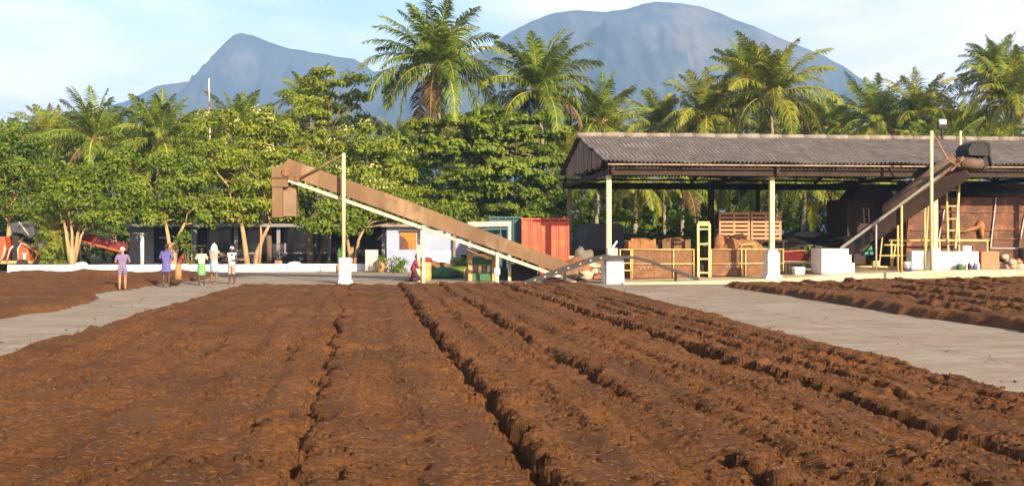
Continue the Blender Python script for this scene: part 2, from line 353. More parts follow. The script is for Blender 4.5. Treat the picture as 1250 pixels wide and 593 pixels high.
struct(grid('coir_field', np.arange(-45, -9, .085), np.arange(6, 59.5, .085), left_h, MT['soil'], lambda X, Y, Z: Z > -.005))
def right_h(X, Y):
    h = .15 + .14*fbm(X*.4, Y*.4, 261, 3) + fine(X, Y, .9)
    for g, d in [(15.3,.2), (16.1,.12), (16.9,.26), (17.8,.13), (18.8,.26), (19.8,.14), (21,.24), (22.2,.14), (23.4,.22), (25,.2)]:
        ds = X - .03*Y + 1.2 - g + .5*(fbm(Y*.5, X*.3, 7, 3) - .5) + .34*(fbm(Y*3.1, X*2, 5, 2) - .5) + .2*(vnoise(Y*7, X*3, 6) - .5)
        m = sstep(.36, .56, fbm(Y*.28 + g*5, X*0 + g, 208, 3))
        h = h - d*m*(np.where(ds < 0, sstep(-.5, -.04, ds), 0) + np.where((ds >= 0) & (ds < .1), 1 - ds/.1, 0)) + .3*d*m*np.exp(-((ds - .2)/.16)**2)*(.2 + 1.5*vnoise(Y*3, X*2, 9))
    h = h + .17*np.exp(-((Y - 41.5)/1.6)**2)*sstep(17, 23, X)*(.4 + fbm(X*.6, Y*.3, 218, 3))
    eL = X - 13.75 + .55*(fbm(Y*.5, X*.2, 231, 3) - .5) + .25*(vnoise(Y*3, X*3, 232) - .5)
    eB = 43.2 - Y + 1.6*(fbm(X*.4, Y*.1, 233, 3) - .5) + .0*X
    e = sstep(0, .3, eL)*sstep(0, .8, eB)
    return np.maximum(h, .035)*e - .03*(1 - np.minimum(1, 3*e))
struct(grid('coir_field', np.arange(13.0, 34, .06), np.arange(6, 44.2, .075), right_h, MT['soil'], lambda X, Y, Z: Z > -.005))

# ground, concrete, crumbs
def concrete_mat():
    m, nt, N, L = new_mat('sun bleached concrete')
    out = N('ShaderNodeOutputMaterial'); b = N('ShaderNodeBsdfPrincipled'); L(b.outputs[0], out.inputs[0])
    tc = N('ShaderNodeTexCoord')
    def nz(s, d=6, r=.6, st=(1,1,1)):
        mp = N('ShaderNodeMapping'); L(tc.outputs['Object'], mp.inputs[0]); mp.inputs['Scale'].default_value = st
        n = N('ShaderNodeTexNoise'); n.inputs['Scale'].default_value = s; n.inputs['Detail'].default_value = d; n.inputs['Roughness'].default_value = r
        L(mp.outputs[0], n.inputs['Vector']); return n.outputs['Fac']
    def ramp(f, p0, c0, p1, c1):
        cr = N('ShaderNodeValToRGB'); e = cr.color_ramp.elements; e[0].position = p0; e[0].color = (*c0, 1); e[1].position = p1; e[1].color = (*c1, 1); L(f, cr.inputs[0]); return cr.outputs[0]
    def mix(f, a, c, mode='MIX'):
        mx = N('ShaderNodeMix'); mx.data_type = 'RGBA'; mx.blend_type = mode
        if isinstance(f, float): mx.inputs['Factor'].default_value = f
        else: L(f, mx.inputs['Factor'])
        L(a, mx.inputs['A']); L(c, mx.inputs['B']) if not isinstance(c, tuple) else setattr(mx.inputs['B'], 'default_value', (*c, 1))
        return mx.outputs['Result']
    base = ramp(nz(.35, 7, .65), .3, (.245,.203,.158), .7, (.335,.285,.228))
    streak = ramp(nz(1.0, 6, .65, (.5, 2.2, 1)), .3, (.80,.77,.73), .7, (1.08,1.07,1.06))
    col = mix(1.0, base, streak, 'MULTIPLY')
    dk = ramp(nz(1.6, 8, .7, (.35, 1.2, 1)), .50, (1,1,1), .66, (.70,.67,.63)); col = mix(1.0, col, dk, 'MULTIPLY')
    br = N('ShaderNodeTexBrick'); br.inputs['Scale'].default_value = 1; br.inputs['Brick Width'].default_value = 5.2; br.inputs['Row Height'].default_value = 3.6; br.inputs['Mortar Size'].default_value = .018; br.offset = 0
    L(tc.outputs['Object'], br.inputs['Vector']); br.inputs['Color1'].default_value = (1,1,1,1); br.inputs['Color2'].default_value = (.93,.93,.92,1); br.inputs['Mortar'].default_value = (.5,.46,.42,1)
    col = mix(1.0, col, br.outputs['Color'], 'MULTIPLY')
    vo = N('ShaderNodeTexVoronoi'); vo.feature = 'DISTANCE_TO_EDGE'; vo.inputs['Scale'].default_value = .33; L(tc.outputs['Object'], vo.inputs['Vector'])
    col = mix(1.0, col, ramp(vo.outputs['Distance'], .0, (.55,.5,.46), .008, (1,1,1)), 'MULTIPLY')
    dust = ramp(nz(.6, 8, .75), .44, (0,0,0), .70, (.75,.75,.75))
    col = mix(dust, col, (.20,.125,.075))
    L(col, b.inputs['Base Color']); b.inputs['Roughness'].default_value = .9; b.inputs['Specular IOR Level'].default_value = .2
    bp = N('ShaderNodeBump'); bp.inputs['Strength'].default_value = .35; bp.inputs['Distance'].default_value = .02; L(nz(9, 8, .7), bp.inputs['Height']); L(bp.outputs[0], b.inputs['Normal'])
    return m
MT['concrete'] = concrete_mat()
MT['earth'] = M('earth and dry grass', (.16,.105,.05), (.09,.085,.03), .95, .4, .5, 8, spots=(.06,.09,.02), spot_scale=.25, spot_amt=.8)
gx = np.concatenate([np.linspace(-3400, -200, 9), np.linspace(-100, 100, 9), np.linspace(200, 3400, 9)])
gy = np.concatenate([[-280, -100, -20], np.linspace(0, 140, 10), np.linspace(250, 4000, 9)])
struct(grid('ground', gx, gy, lambda X, Y: -.03 + 0*X, MT['earth']))
struct(grid('concrete_yard', np.linspace(-60, 60, 25), np.linspace(-12, 63.2, 20), lambda X, Y: 0*X, MT['concrete']))
def crumbs(name, label, x, y, z, r, mat, squash=.7):
    n = len(x); d = np.array([(a,b,c) for c in (-1,1) for b in (-1,1) for a in (-1,1)], float)*.6
    P = d[None]*(1 + .55*(nrs.random_sample((n,8,3)) - .5))*r[:,None,None]*(.6 + .9*nrs.random_sample((n,1,3)))
    a = nrs.random_sample(n)*6.28; ca, sa = np.cos(a)[:,None], np.sin(a)[:,None]
    X = P[:,:,0]*ca - P[:,:,1]*sa; Yy = P[:,:,0]*sa + P[:,:,1]*ca
    V = np.stack([X + x[:,None], Yy + y[:,None], P[:,:,2]*squash + z[:,None] + r[:,None]*.25], -1)
    f = np.array([(0,2,3,1),(4,5,7,6),(0,1,5,4),(2,6,7,3),(0,4,6,2),(1,3,7,5)])
    Fa = (np.arange(n)[:,None,None]*8 + f[None]).reshape(-1,4)
    return tag(quads(name, V.reshape(-1,3), MT[mat], faces=Fa), label, 'soil crumbs', kind='stuff')
n = 4500; sd_ = nrs.random_sample(n) < .62
cx = np.where(sd_, 7.95 + np.abs(nrs.normal(size=n))*np.where(nrs.random_sample(n) < .8, .28, 1.6), -7.1 - np.abs(nrs.normal(size=n))*np.where(nrs.random_sample(n) < .8, .25, 1.0))
cyy = 8.5 + 36*nrs.random_sample(n)**1.2; keepc = vnoise(cyy*.7, cx*.8, 3) > .42
cx, cyy = cx[keepc], cyy[keepc]
crumbs('soil_crumbs', 'loose brown crumbs of coir spilled on the concrete paths', cx, cyy, np.zeros_like(cx), .006 + .03*nrs.random_sample(len(cx))**5, 'soil')
n = 22000; cyy = 7.0 + 22*nrs.random_sample(n)**1.7; cx = -7.2 + 15.2*nrs.random_sample(n)
kk = fbm(cx*1.1, cyy*1.1, 81, 3) + .25*nrs.random_sample(n) > .56; cx, cyy = cx[kk], cyy[kk]
crumbs('coir_clods', 'small crumbly clods scattered over the middle coir field', cx, cyy, main_h(cx, cyy), .006 + .026*nrs.random_sample(len(cx))**3.5, 'soil')
MT['fibre'] = M('dry coir fibre', (.215,.105,.042), (.15,.07,.027), .9, 2, 0)
n = 5000; fy_ = 7.2 + 15*nrs.random_sample(n)**1.5; fx_ = -7 + 14.8*nrs.random_sample(n); fz_ = main_h(fx_, fy_) + .012
an = nrs.normal(size=n)*.8; ln = .025 + .05*nrs.random_sample(n); tl = nrs.normal(size=n)*.25
dv = np.stack([np.cos(an), np.sin(an), tl], -1)*ln[:,None]*.5; wv_ = np.stack([-np.sin(an), np.cos(an), np.full(n, .6)], -1)*.003; cpt = np.stack([fx_, fy_, fz_], -1)
tag(quads('coir_fibres', np.stack([cpt - dv - wv_, cpt + dv - wv_*.4, cpt + dv + wv_*.4, cpt - dv + wv_], 1).reshape(-1,3), MT['fibre']), 'pale dry fibre strands lying on the middle coir field', 'fibres', kind='stuff')
# the shed floor: a slab rising to the right
sb = MB(); xs = np.linspace(9.75, 46, 40)
for a, b in zip(xs[:-1], xs[1:]):
    za, zb = slab_z(a), slab_z(b)
    sb.add([(a,44.95,za),(b,44.95,zb),(b,61.5,zb),(a,61.5,za),(a,44.95,-.02),(b,44.95,-.02)], [(0,1,2,3),(4,5,1,0)])
sb.add([(9.75,44.95,slab_z(9.75)),(9.75,61.5,slab_z(9.75)),(9.75,61.5,-.02),(9.75,44.95,-.02)], [(0,1,2,3)])
MT['slab'] = M('pale dusty slab', (.50,.40,.28), (.40,.29,.18), .9, 1.2, .2, 9, spots=(.30,.17,.09), spot_scale=.9, spot_amt=.6)
struct(sb.build('shed_floor', MT['slab']))

# ------------------------------------------------------------------ mountains
def mountain(name, pts, D, seed, mat, spread):
    P = np.array(pts, float); px = np.arange(P[0,0], P[-1,0] + .1, 3.0); py = np.interp(px, P[:,0], P[:,1])
    py = py + 2.4*(fbm(px*.06, px*0, seed, 3) - .5)
    n = len(px); m = 40
    fw = np.array([sy_, cy_]); rt = np.array([cy_, -sy_])
    lat = (px - CX)/F*D; hz = CAMH + (HY - py)/F*D
    rows = []
    for j in range(-m, m + 1):
        t = abs(j)/m; sgn = 1 if j >= 0 else -1          # j > 0 comes towards the yard
        dep = D - sgn*t*spread
        amp = np.clip(t*3, 0, 1)*(1 - t)
        z = hz*(1 - t)**1.9 + hz*.6*amp*(fbm(lat*.0045 + 9, lat*0 + dep*.0018, seed + 5, 5, .55) - .5) + hz*.8*amp*(.5 - np.abs(fbm(lat*.008, lat*0 + dep*.003, seed + 9, 4) - .5)*2)
        la = lat*(1 + .05*t)
        q = fw[None]*dep + rt[None]*la[:, None]
        rows.append(np.concatenate([q, np.maximum(z, -20)[:, None]], 1))
    V = np.stack(rows).reshape(-1, 3); i = np.arange(len(V)).reshape(2*m+1, n)
    Fa = np.stack([i[:-1,:-1], i[1:,:-1], i[1:,1:], i[:-1,1:]], -1).reshape(-1, 4)
    return struct(quads(name, V, mat, faces=Fa, smooth=True))
MT['hill'] = M('forested rock slope with haze blue', (.035,.05,.066), (.014,.024,.038), .95, .007, .0, spots=(.12,.10,.09), spot_scale=.006, spot_amt=.7)  # blue of the haze is put into the slope's colour
MT['hill_bare'] = M('forested slope with bare flank', (.04,.052,.064), (.016,.026,.038), .95, .007, .0, spots=(.24,.17,.125), spot_scale=.0045, spot_amt=.5)  # forest tones carry the haze blue; warm spots are bare rock
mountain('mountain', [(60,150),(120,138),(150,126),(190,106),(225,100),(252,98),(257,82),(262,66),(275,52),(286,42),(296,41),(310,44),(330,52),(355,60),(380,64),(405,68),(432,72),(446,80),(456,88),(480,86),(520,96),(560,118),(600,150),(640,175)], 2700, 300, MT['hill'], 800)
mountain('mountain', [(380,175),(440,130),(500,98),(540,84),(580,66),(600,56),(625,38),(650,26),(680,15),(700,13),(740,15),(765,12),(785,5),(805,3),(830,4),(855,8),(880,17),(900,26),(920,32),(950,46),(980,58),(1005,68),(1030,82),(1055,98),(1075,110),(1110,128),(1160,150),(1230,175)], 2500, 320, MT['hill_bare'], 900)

# ------------------------------------------------------------------ vegetation
def leaf_quads(c, nrm, size, rg, asp=.5):
    n = len(c)
    r = rg.normal(size=(n, 3)); ax = np.cross(nrm, r); ax /= np.linalg.norm(ax, axis=1, keepdims=True) + 1e-9
    sd = np.cross(nrm, ax); L = size[:, None]
    return np.stack([c - ax*L*.5, c + sd*L*asp*.5 + nrm*L*.05, c + ax*L*.5 - nrm*L*.12, c - sd*L*asp*.5 + nrm*L*.05], 1).reshape(-1, 3)
def crown_leaves(blobs, rg, clump_r, per_clump, density, leaf, flat=1.0, asp=.55, shell=.55):
    out = []; tops = []
    for c, r in blobs:
        c = np.array(c); r = np.array(r)
        nc = max(4, int(density*(r[0]*r[1] + r[0]*r[2] + r[1]*r[2])/3/clump_r**2))
        d = rg.normal(size=(nc, 3)); d /= np.linalg.norm(d, axis=1, keepdims=True)
        d[:, 2] = np.where(d[:, 2] < -.3, d[:, 2]*.4, d[:, 2])
        cc = c + d*r*(shell + (1.06 - shell)*rg.random_sample((nc, 1))**.6)
        cr_ = clump_r*(.65 + .75*rg.random_sample((nc, 1)))
        for k in range(nc):
            m = int(per_clump*(.6 + .8*rg.random_sample()))
            q = rg.normal(size=(m, 3)); q /= np.linalg.norm(q, axis=1, keepdims=True)
            q[:, 2] = np.where(q[:, 2] < -.35, -q[:, 2]*.6, q[:, 2])
            rr = (.55 + .5*rg.random_sample((m, 1)))*cr_[k]
            p = cc[k] + q*rr*np.array([1, 1, .95*flat])
            nr = q*.9 + d[k]*.4 + np.array([0, 0, .18]) + rg.normal(size=(m, 3))*.42
            nr /= np.linalg.norm(nr, axis=1, keepdims=True)
            out.append(leaf_quads(p, nr, leaf*(.6 + .8*rg.random_sample(m)), rg, asp))
        tops.append((cc, cr_, d))
    return np.concatenate(out), tops
def pxblobs(Y, lst, dr=.8):
    out = []
    for px, py, rx, ry in lst:
        p = W(px, py, Y); k = Y/F
        out.append(((p.x, Y + rnd.uniform(-.5, .5)*rx*k, p.z + rnd.uniform(-.12, .12)*ry*k), (rx*k*.9, rx*k*dr*.9, ry*k*.9)))
    return out
def limb_pts(a, b, n=5, sag=.0, j=.12):
    a, b = Vector(a), Vector(b); L = (b - a).length; pts = []
    for i in range(n):
        t = i/(n - 1); p = a.lerp(b, t)
        if 0 < i < n - 1: p += Vector((rnd.uniform(-j, j), rnd.uniform(-j, j), rnd.uniform(-j, j)*.5 + math.sin(t*math.pi)*.08*L))
        pts.append(p)
    return pts
def tree(name, label, cat, Y, stems, blobs, mat, bark='bark', clump=.74, per=128, dens=3.1, leaf=.24, flat=1.0, asp=.55, dr=.8, seed=1, group=None, blossom=0, base_z=.02, shell=.5):
    rg = np.random.RandomState(seed)
    bl = pxblobs(Y, blobs, dr)
    b0 = W(stems[0][0][0], stems[0][0][1], Y); base = Vector((b0.x, Y, base_z))
    root = thing(name, label, cat, base, group)
    tm = MB(); ends = []
    for st in stems:                        # each stem: list of (px, py, radius)
        pts = [W(px, py, Y + .25*i*rnd.uniform(-1, 1)) for i, (px, py, r) in enumerate(st)]
        pts[0].z = base_z - .1; pts[0].y = Y
        tm.tube(pts, [r for _, _, r in st], 8); ends.append((pts[-1], st[-1][2]))
    for c, r in bl:
        e, er = min(ends, key=lambda q: (Vector(c) - q[0]).length)
        tm.tube(limb_pts(e - Vector((0,0,.1)), c, 5, j=.2), [er*.8, er*.62, er*.48, er*.35, er*.2], 6)
        for k in range(4):
            d = Vector((rnd.uniform(-1,1)*r[0], rnd.uniform(-1,1)*r[1], rnd.uniform(-.3,1)*r[2]))*.8
            tm.tube(limb_pts(c, Vector(c) + d, 3, j=.1), [er*.22, er*.15, er*.06], 5)
    tm.build('trunk', MT[bark], root)
    V, tops = crown_leaves(bl, rg, clump, per, dens, leaf, flat, asp, shell)
    quads('crown', V, MT[mat], root)
    if blossom:
        ps = []
        for cc, cr_, d in tops:
            for k in range(len(cc)):
                if d[k][2] > -.1 and d[k][1] < .5 and rg.random_sample() < blossom:
                    m = 34; q = rg.normal(size=(m, 3)); q /= np.linalg.norm(q, axis=1, keepdims=True); q[:, 2] = np.abs(q[:, 2])
                    p = cc[k] + np.array([0, -.1, .25*cr_[k][0]]) + q*cr_[k]*np.array([.85, .85, .8])
                    ps.append(leaf_quads(p, q, .17*(.6 + .8*rg.random_sample(m)), rg, .7))
        if ps: quads('blossoms', np.concatenate(ps), MT['blossom'], root)['kind'] = 'stuff'
    return root
# ---- left row of shade trees behind the white kerb
tree('shade_tree', 'dark bushy tree at the left edge above the orange loader', 'tree', 68, [[(8,326,.2),(10,300,.17),(12,270,.14)]],
     [(-5,175,42,38),(28,170,28,26),(20,215,50,34),(-30,225,45,45),(45,205,32,26),(5,255,35,26),(50,235,30,20),(-60,190,40,40)], 'leaf_dark', seed=3, leaf=.23)
tree('shade_tree', 'tree with pale trunk forking into five stems by the red machine', 'tree', 65.2,
     [[(88,327,.22),(88,310,.2),(86,297,.17)], [(87,300,.15),(81,285,.10),(78,270,.07)], [(88,298,.13),(88,285,.08),(86,268,.06)], [(89,298,.14),(95,285,.1),(101,270,.07)], [(89,303,.1),(99,288,.07),(108,272,.05)]],
     [(72,222,38,24),(122,222,42,28),(100,244,46,24),(60,248,26,20),(148,240,32,28),(108,264,36,14),(150,264,18,20),(142,208,28,20)], 'leaf_mid', seed=4, leaf=.23)
tree('shade_tree', 'round tree with forked trunk behind the man in the blue shirt', 'tree', 65.6,
     [[(211,327,.26),(212,312,.23),(211,297,.2)], [(211,300,.15),(205,287,.12),(202,272,.08)], [(212,300,.13),(219,285,.1),(226,272,.07)]],
     [(180,225,34,26),(222,220,38,28),(205,246,48,24),(168,252,28,20),(245,240,32,32),(215,268,44,14),(250,270,24,18),(180,270,20,12)], 'leaf_mid', seed=5, leaf=.23)
tree('shade_tree', 'leafy tree on two slanting pale stems right of the men', 'tree', 66,
     [[(303,326,.2),(300,308,.17),(297,285,.14),(294,268,.1)], [(311,326,.18),(314,308,.16),(322,288,.12),(330,272,.08)], [(316,305,.1),(319,290,.08),(318,275,.05)]],
     [(285,215,42,30),(320,225,40,30),(300,245,46,26),(265,255,26,26),(335,258,28,22),(295,268,38,14),(262,195,30,22)], 'leaf_yellow', seed=6, leaf=.23, blossom=.08)
tree('flowering_tree', 'yellow green flowering tree behind the top of the long conveyor', 'tree', 71,
     [[(380,325,.28),(378,300,.26),(380,270,.22),(395,245,.18)], [(385,290,.16),(410,262,.12),(440,240,.1)]],
     [(445,178,46,26),(405,200,44,26),(480,205,40,28),(435,215,56,28),(375,225,40,26),(500,235,28,26),(455,245,50,24),(345,235,30,24)], 'leaf_yellow', 'bark_grey', seed=7, leaf=.25, blossom=.55, clump=.8)
tree('flowering_tree', 'pale flowering tree left of the conveyor hood', 'tree', 74,
     [[(330,325,.25),(328,290,.22),(320,255,.18)]],
     [(275,160,34,22),(305,172,38,24),(335,158,30,22),(250,185,32,24),(300,195,44,24),(345,190,34,26),(265,215,36,24),(320,148,22,14)], 'leaf_yellow', 'bark_grey', seed=8, leaf=.25, blossom=.4, clump=.8)
tree('shade_tree', 'small tree with V shaped trunk behind the white conveyor pillar', 'tree', 66.2,
     [[(427,326,.2),(428,313,.18),(430,303,.16)], [(430,306,.13),(424,292,.1),(423,278,.07)], [(431,306,.13),(438,292,.1),(446,276,.06)]],
     [(430,262,36,18),(465,258,30,20),(400,266,28,18),(440,280,30,10),(385,280,24,14),(490,262,22,18),(505,278,22,10)], 'leaf_mid', seed=9, leaf=.25)
tree('tall_tree', 'tall open branched tree rising against the left mountain', 'tree', 80,
     [[(400,325,.3),(402,260,.26),(400,200,.2),(402,165,.15)]],
     [(383,110,26,12),(410,100,24,12),(438,98,16,8),(360,125,22,10),(400,128,40,14),(438,122,20,10),(375,150,36,14),(425,150,36,14),(455,160,22,12),(395,88,16,8),(350,155,22,12),(400,175,50,18)], 'leaf_yellow', 'bark_grey', seed=10, leaf=.3, flat=.8, clump=.6, dens=3.0, per=70)
tree('almond_tree', 'broad layered dark tree behind the middle of the long conveyor', 'tree', 73,
     [[(600,326,.35),(602,270,.3),(598,220,.24),(600,180,.18)]],
     [(515,152,28,10),(490,172,24,10),(560,150,34,12),(600,160,50,14),(560,185,60,14),(640,185,55,14),(600,215,70,14),(600,240,70,14),(640,265,50,10),(605,140,36,9),(650,145,36,9),(535,170,34,9),(585,168,38,10),(635,170,36,10),(680,168,26,10),(520,198,30,11),(565,195,40,11),(615,200,42,11),(660,198,38,11),(690,200,20,10),(545,222,40,11),(600,228,44,11),(655,226,40,11),(690,228,20,10),(570,248,44,11),(630,252,46,11),(680,252,24,11),(530,250,30,12),(540,268,34,8),(600,270,40,7)], 'leaf_mid', 'bark_grey', seed=12, leaf=.32, flat=.6, clump=.66, dens=3.3, per=84, asp=.6, shell=.1)
tree('shade_tree', 'leafy tree over the roof of the pale blue hut', 'tree', 68.5,
     [[(541,327,.16),(541,300,.14),(538,275,.12)]], [(500,262,32,16),(540,258,30,16),(565,268,24,12),(480,275,22,10)], 'leaf_mid', 'bark_grey', seed=13, leaf=.26)
def bush(label, Y, px, py, rx, ry, mat, seed, leaf=.2, name='bush'):
    p = W(px, py + ry, Y); root = thing(name, label, 'bush', (p.x, Y, 0.0))
    tm = MB()
    for k in range(5): tm.tube([(p.x + rnd.uniform(-.1,.1), Y, -.02), (p.x + rnd.uniform(-.4,.4), Y + rnd.uniform(-.3,.3), W(px, py, Y).z)], [.05, .02], 5)
    tm.build('stem', MT['bark_grey'], root)
    z1 = WZ(py - ry, Y, px); k = Y/F
    bl = [((p.x + rnd.uniform(-.5,.5)*rx*k, Y + rnd.uniform(-.3,.3)*rx*k, z1*f), (rx*k*.75, rx*k*.65, max(z1*.28, .25))) for f in (.22, .5, .75)]
    V, _ = crown_leaves(bl, np.random.RandomState(seed), .38, 46, 2.0, leaf)
    quads('foliage', V, MT[mat], root); return root
bush('yellow green bush between the red container and the slate truck', 60, 708, 285, 14, 45, 'leaf_yellow', 31)
bush('green bush behind the rusty bins left of the drooping palms', 62, 765, 275, 22, 35, 'leaf_mid', 32)
bush('low green bush behind the tall yellow ladder', 64, 838, 282, 26, 26, 'leaf_mid', 33)
bush('green shrub at the foot of the tree in front of the dark veranda', 64.6, 228, 303, 9, 24, 'leaf_mid', 34)
bush('weeping shrub between the orange loader and the pale forked trunk', 64.5, 56, 300, 15, 26, 'leaf_yellow', 35)
bush('low clump of weeds at the corner of the blue hut', 60.5, 482, 322, 14, 8, 'leaf_dark', 36, .15)
bush('low plant growing between the blue hut and the green machine', 55.5, 560, 327, 10, 9, 'leaf_yellow', 37, .15)
ub = bush('dense bush filling the shade between the far trunks', 79, -50, 290, 30, 38, 'leaf_dark', 61, .3); ub['group'] = 'undergrowth bushes in the background'
for i in range(34):
    px = -30 + i*39 + rnd.uniform(-10, 10); yy = rnd.uniform(77, 82)
    copy_tree(ub, (WX(px, yy), yy, 0), rnd.uniform(0, 6.28), rnd.uniform(.8, 1.25))
# ---- palms
def palm_meshes(seed, nf, L, droop, mat, young=.0):
    rg = random.Random(seed); V = []; mi = []
    for i in range(nf):
        a = i*2.399963 + rg.uniform(-.25, .25)
        age = (i + .5)/nf                                 # 0 = youngest, upright
        e0 = R(89 - 108*age**1.05 + rg.uniform(-9, 9)); LL = L*(.82 + .25*rg.random())*(.86 if age < .12 else 1)
        dr = (droop*(.45 + .75*age) + rg.uniform(-.12, .12)); ns = 32
        pts = []; p = Vector((math.cos(a)*.12, math.sin(a)*.12, rg.uniform(-.1, .15)))
        for k in range(ns + 1):
            t = k/ns; e = e0 - dr*(t**1.35)*1.45
            e = max(e, R(-80))
            d = Vector((math.cos(a)*math.cos(e), math.sin(a)*math.cos(e), math.sin(e)))
            pts.append((p.copy(), d)); p = p + d*LL/ns
        side0 = Vector((-math.sin(a), math.cos(a), 0))
        tw = rg.uniform(-.5, .5); dead = age > .955
        for k in range(ns):
            (p0, d0), (p1, d1) = pts[k], pts[k+1]; t = k/ns
            up = side0.cross(d0)
            w = .05*(1 - t) + .012
            s_ = side0*w; V += [p0 - s_, p0 + s_, p1 + s_, p1 - s_]; mi.append(1)
            u_ = up*w*.7; V += [p0 - u_, p0 + u_, p1 + u_, p1 - u_]; mi.append(1)
            if t < .10: continue
            ll = L*.25*(math.sin(math.pi*min(1, (t*.86 + .14)))**.6)*(1.05 - .35*t)
            for sub in (0, .5):
                q = p0.lerp(p1, sub)
                for sg in (-1, 1):
                    sd = (side0*math.cos(tw*t*2) + up*math.sin(tw*t*2)*1)*sg
                    ld = (sd*.85 + d0*(.45 + .5*t) + up*.22*(1 - t)).normalized()
                    ld = (ld + Vector((rg.uniform(-.2,.2), rg.uniform(-.2,.2), rg.uniform(-.22,.16)))).normalized()
                    l2 = ll*rg.uniform(.8, 1.12)
                    m_ = q + ld*l2*.5; sagv = .32 + .35*age
                    e_ = m_ + (ld + Vector((0, 0, -sagv*1.6))).normalized()*l2*.5
                    wv = d0.cross(ld).cross(ld).normalized()*.034*L/4.6
                    V += [q - wv*.6, q + wv*.6, m_ + wv, m_ - wv]; mi.append(2 if dead else 0)
                    if rg.random() < .06: continue
                    V += [m_ - wv, m_ + wv, e_ + wv*.15, e_ - wv*.15]; mi.append(2 if dead else 0)
    return np.array([tuple(x) for x in V], np.float32), mi
PALM = []
def palm_protos():
    for seed, nf, L, dr, mat in [(1, 42, 5.9, 1.2, 'leaf_palm'), (2, 38, 5.7, 1.08, 'leaf_palm'), (3, 28, 5.4, 1.25, 'leaf_palm_y'), (4, 34, 5.8, 1.1, 'leaf_palm_y'), (5, 26, 5.3, .85, 'leaf_palm')]:
        V, mi = palm_meshes(seed, nf, L, dr, mat)
        me = quads('crown', V, [MT[mat], MT['rachis'], MT['leaf_dead']], base=Vector((0,0,0)), mi=mi)
        PALM.append(me)
palm_protos()
PUSED = set()
def palm(kind, px, py, Y, rpx, label, group=None, rz=None, nuts=False, lean=0.0, name='coconut_palm'):
    lean = rnd.uniform(-.7, .7)
    c = W(px, py, Y); base = Vector((c.x - lean, Y, -.05)); sc = (rpx*Y/F)/4.6
    root = thing(name, label, 'palm tree', base, group)
    tm = MB(); h = c.z + .05; n = 9
    pts = []; rr = []
    for i in range(n):
        t = i/(n - 1); pts.append(base + Vector((lean*t**1.6, .12*math.sin(t*3 + px), h*t))); rr.append((.19 - .07*t)*(1.35 if i == 0 else 1))
    tm.tube(pts, rr, 8)
    top = pts[-1]
    for k in range(9):                                  # old leaf bases under the crown
        a = k*2.4; tm.tube([top + Vector((0,0,-.25)), top + Vector((math.cos(a)*.3, math.sin(a)*.3, .12))], [.07, .04], 5)
    tm.build('trunk', MT['palm_bark'], root)
    src = PALM[kind]
    if kind not in PUSED: o = src; PUSED.add(kind)
    else: o = src.copy(); C.objects.link(o)
    o.parent = root; o.location = c - base; o.scale = (sc, sc, sc); o.rotation_euler = (0, 0, rnd.uniform(0, 6.28) if rz is None else rz)
    if nuts:
        nb = MB(); rg = random.Random(int(px))
        for k in range(16):
            a = rg.uniform(0, 6.28); q = top + Vector((math.cos(a)*rg.uniform(.2,.45), math.sin(a)*rg.uniform(.2,.45), rg.uniform(-.65, -.05)))
            nb.blob(q, (.13,.13,.17), k, 8, 6, .05)
        nb.build('coconut_cluster', MT['coconut'], root)
    return root
palm(0, 533, 84, 74, 82, 'tallest coconut palm, standing between the two mountains', nuts=True, rz=.4)
palm(1, 657, 112, 75, 76, 'coconut palm with a brush of upright fronds above the layered tree', nuts=True, rz=1.2)
palm(4, 733, 150, 76, 66, 'half hidden coconut palm just left of the shed roof end', rz=.2)
palm(3, 940, 118, 80, 76, 'coconut palm with orange nut cluster above the middle of the shed roof', nuts=True, rz=2.0)
palm(2, 862, 142, 83, 64, 'yellowish coconut palm left of the palm with the nut cluster', rz=1.0)
palm(1, 908, 98, 90, 52, 'darker palm top peeping over the left shoulder of the nut bearing palm', rz=2.6)
palm(2, 806, 155, 88, 52, 'low palm crown on the ridge line near the left third of the shed roof', rz=.7)
palm(4, 1068, 150, 85, 62, 'palm crown over the roof below the right foot of the mountain', rz=1.9)
palm(2, 1122, 142, 83, 62, 'palm left of the floodlight on the shed roof', rz=3.0)
palm(3, 1236, 124, 78, 74, 'tall palm at the right edge above the shed roof', nuts=True, rz=.8)
palm(2, 1168, 156, 88, 52, 'small yellow palm right behind the floodlight', rz=2.2)
palm(0, 1215, 88, 88, 46, 'dark palm top behind the palm at the right edge', rz=2.9)
palm(4, 1004, 158, 88, 52, 'palm crown right of the nut bearing palm, low over the roof', rz=.1)
palm(4, 116, 172, 82, 66, 'coconut palm with stiff upright fronds on the left, above the dark tree', rz=.9)
palm(2, 62, 175, 88, 50, 'smaller palm left of the stiff fronded palm', rz=1.6)
palm(1, 196, 172, 82, 60, 'palm with arching fronds right of the stiff fronded palm on the left', rz=2.4)
palm(0, 292, 160, 92, 46, 'distant palm just right of the thin red and white mast', rz=1.4)
palm(1, 378, 128, 94, 44, 'dark palm top behind the tall open branched tree', rz=.3)
for i, (k, px, py, Y, r) in enumerate([(2,775,225,68,58), (4,835,228,70,60), (3,890,212,74,60), (2,985,228,66,66), (3,1035,215,70,60), (2,1090,205,74,58), (1,930,222,72,58), (4,725,232,70,42), (0,1150,200,74,60), (3,1210,205,76,60)]):
    palm(k, px, py, Y, r, ['young palm hanging fronds behind the left post of the shed', 'young palm behind the yellow ladder under the shed roof', 'young palm above the pink slatted crates', 'yellow fronded young palm above the black tarpaulin', 'young palm left of the black hopper under the roof', 'young palm seen through the gap above the black hopper', 'young palm behind the second shed post', 'young palm between red container and shed gable', 'young palm behind the shed near the black conveyor', 'young palm behind the shed near the right edge'][i], rz=i*1.3, name='young_palm')
palm(2, 64, 285, 66.5, 34, 'small weeping palm behind the kerb beside the orange loader', name='young_palm')
rb = random.Random(5)
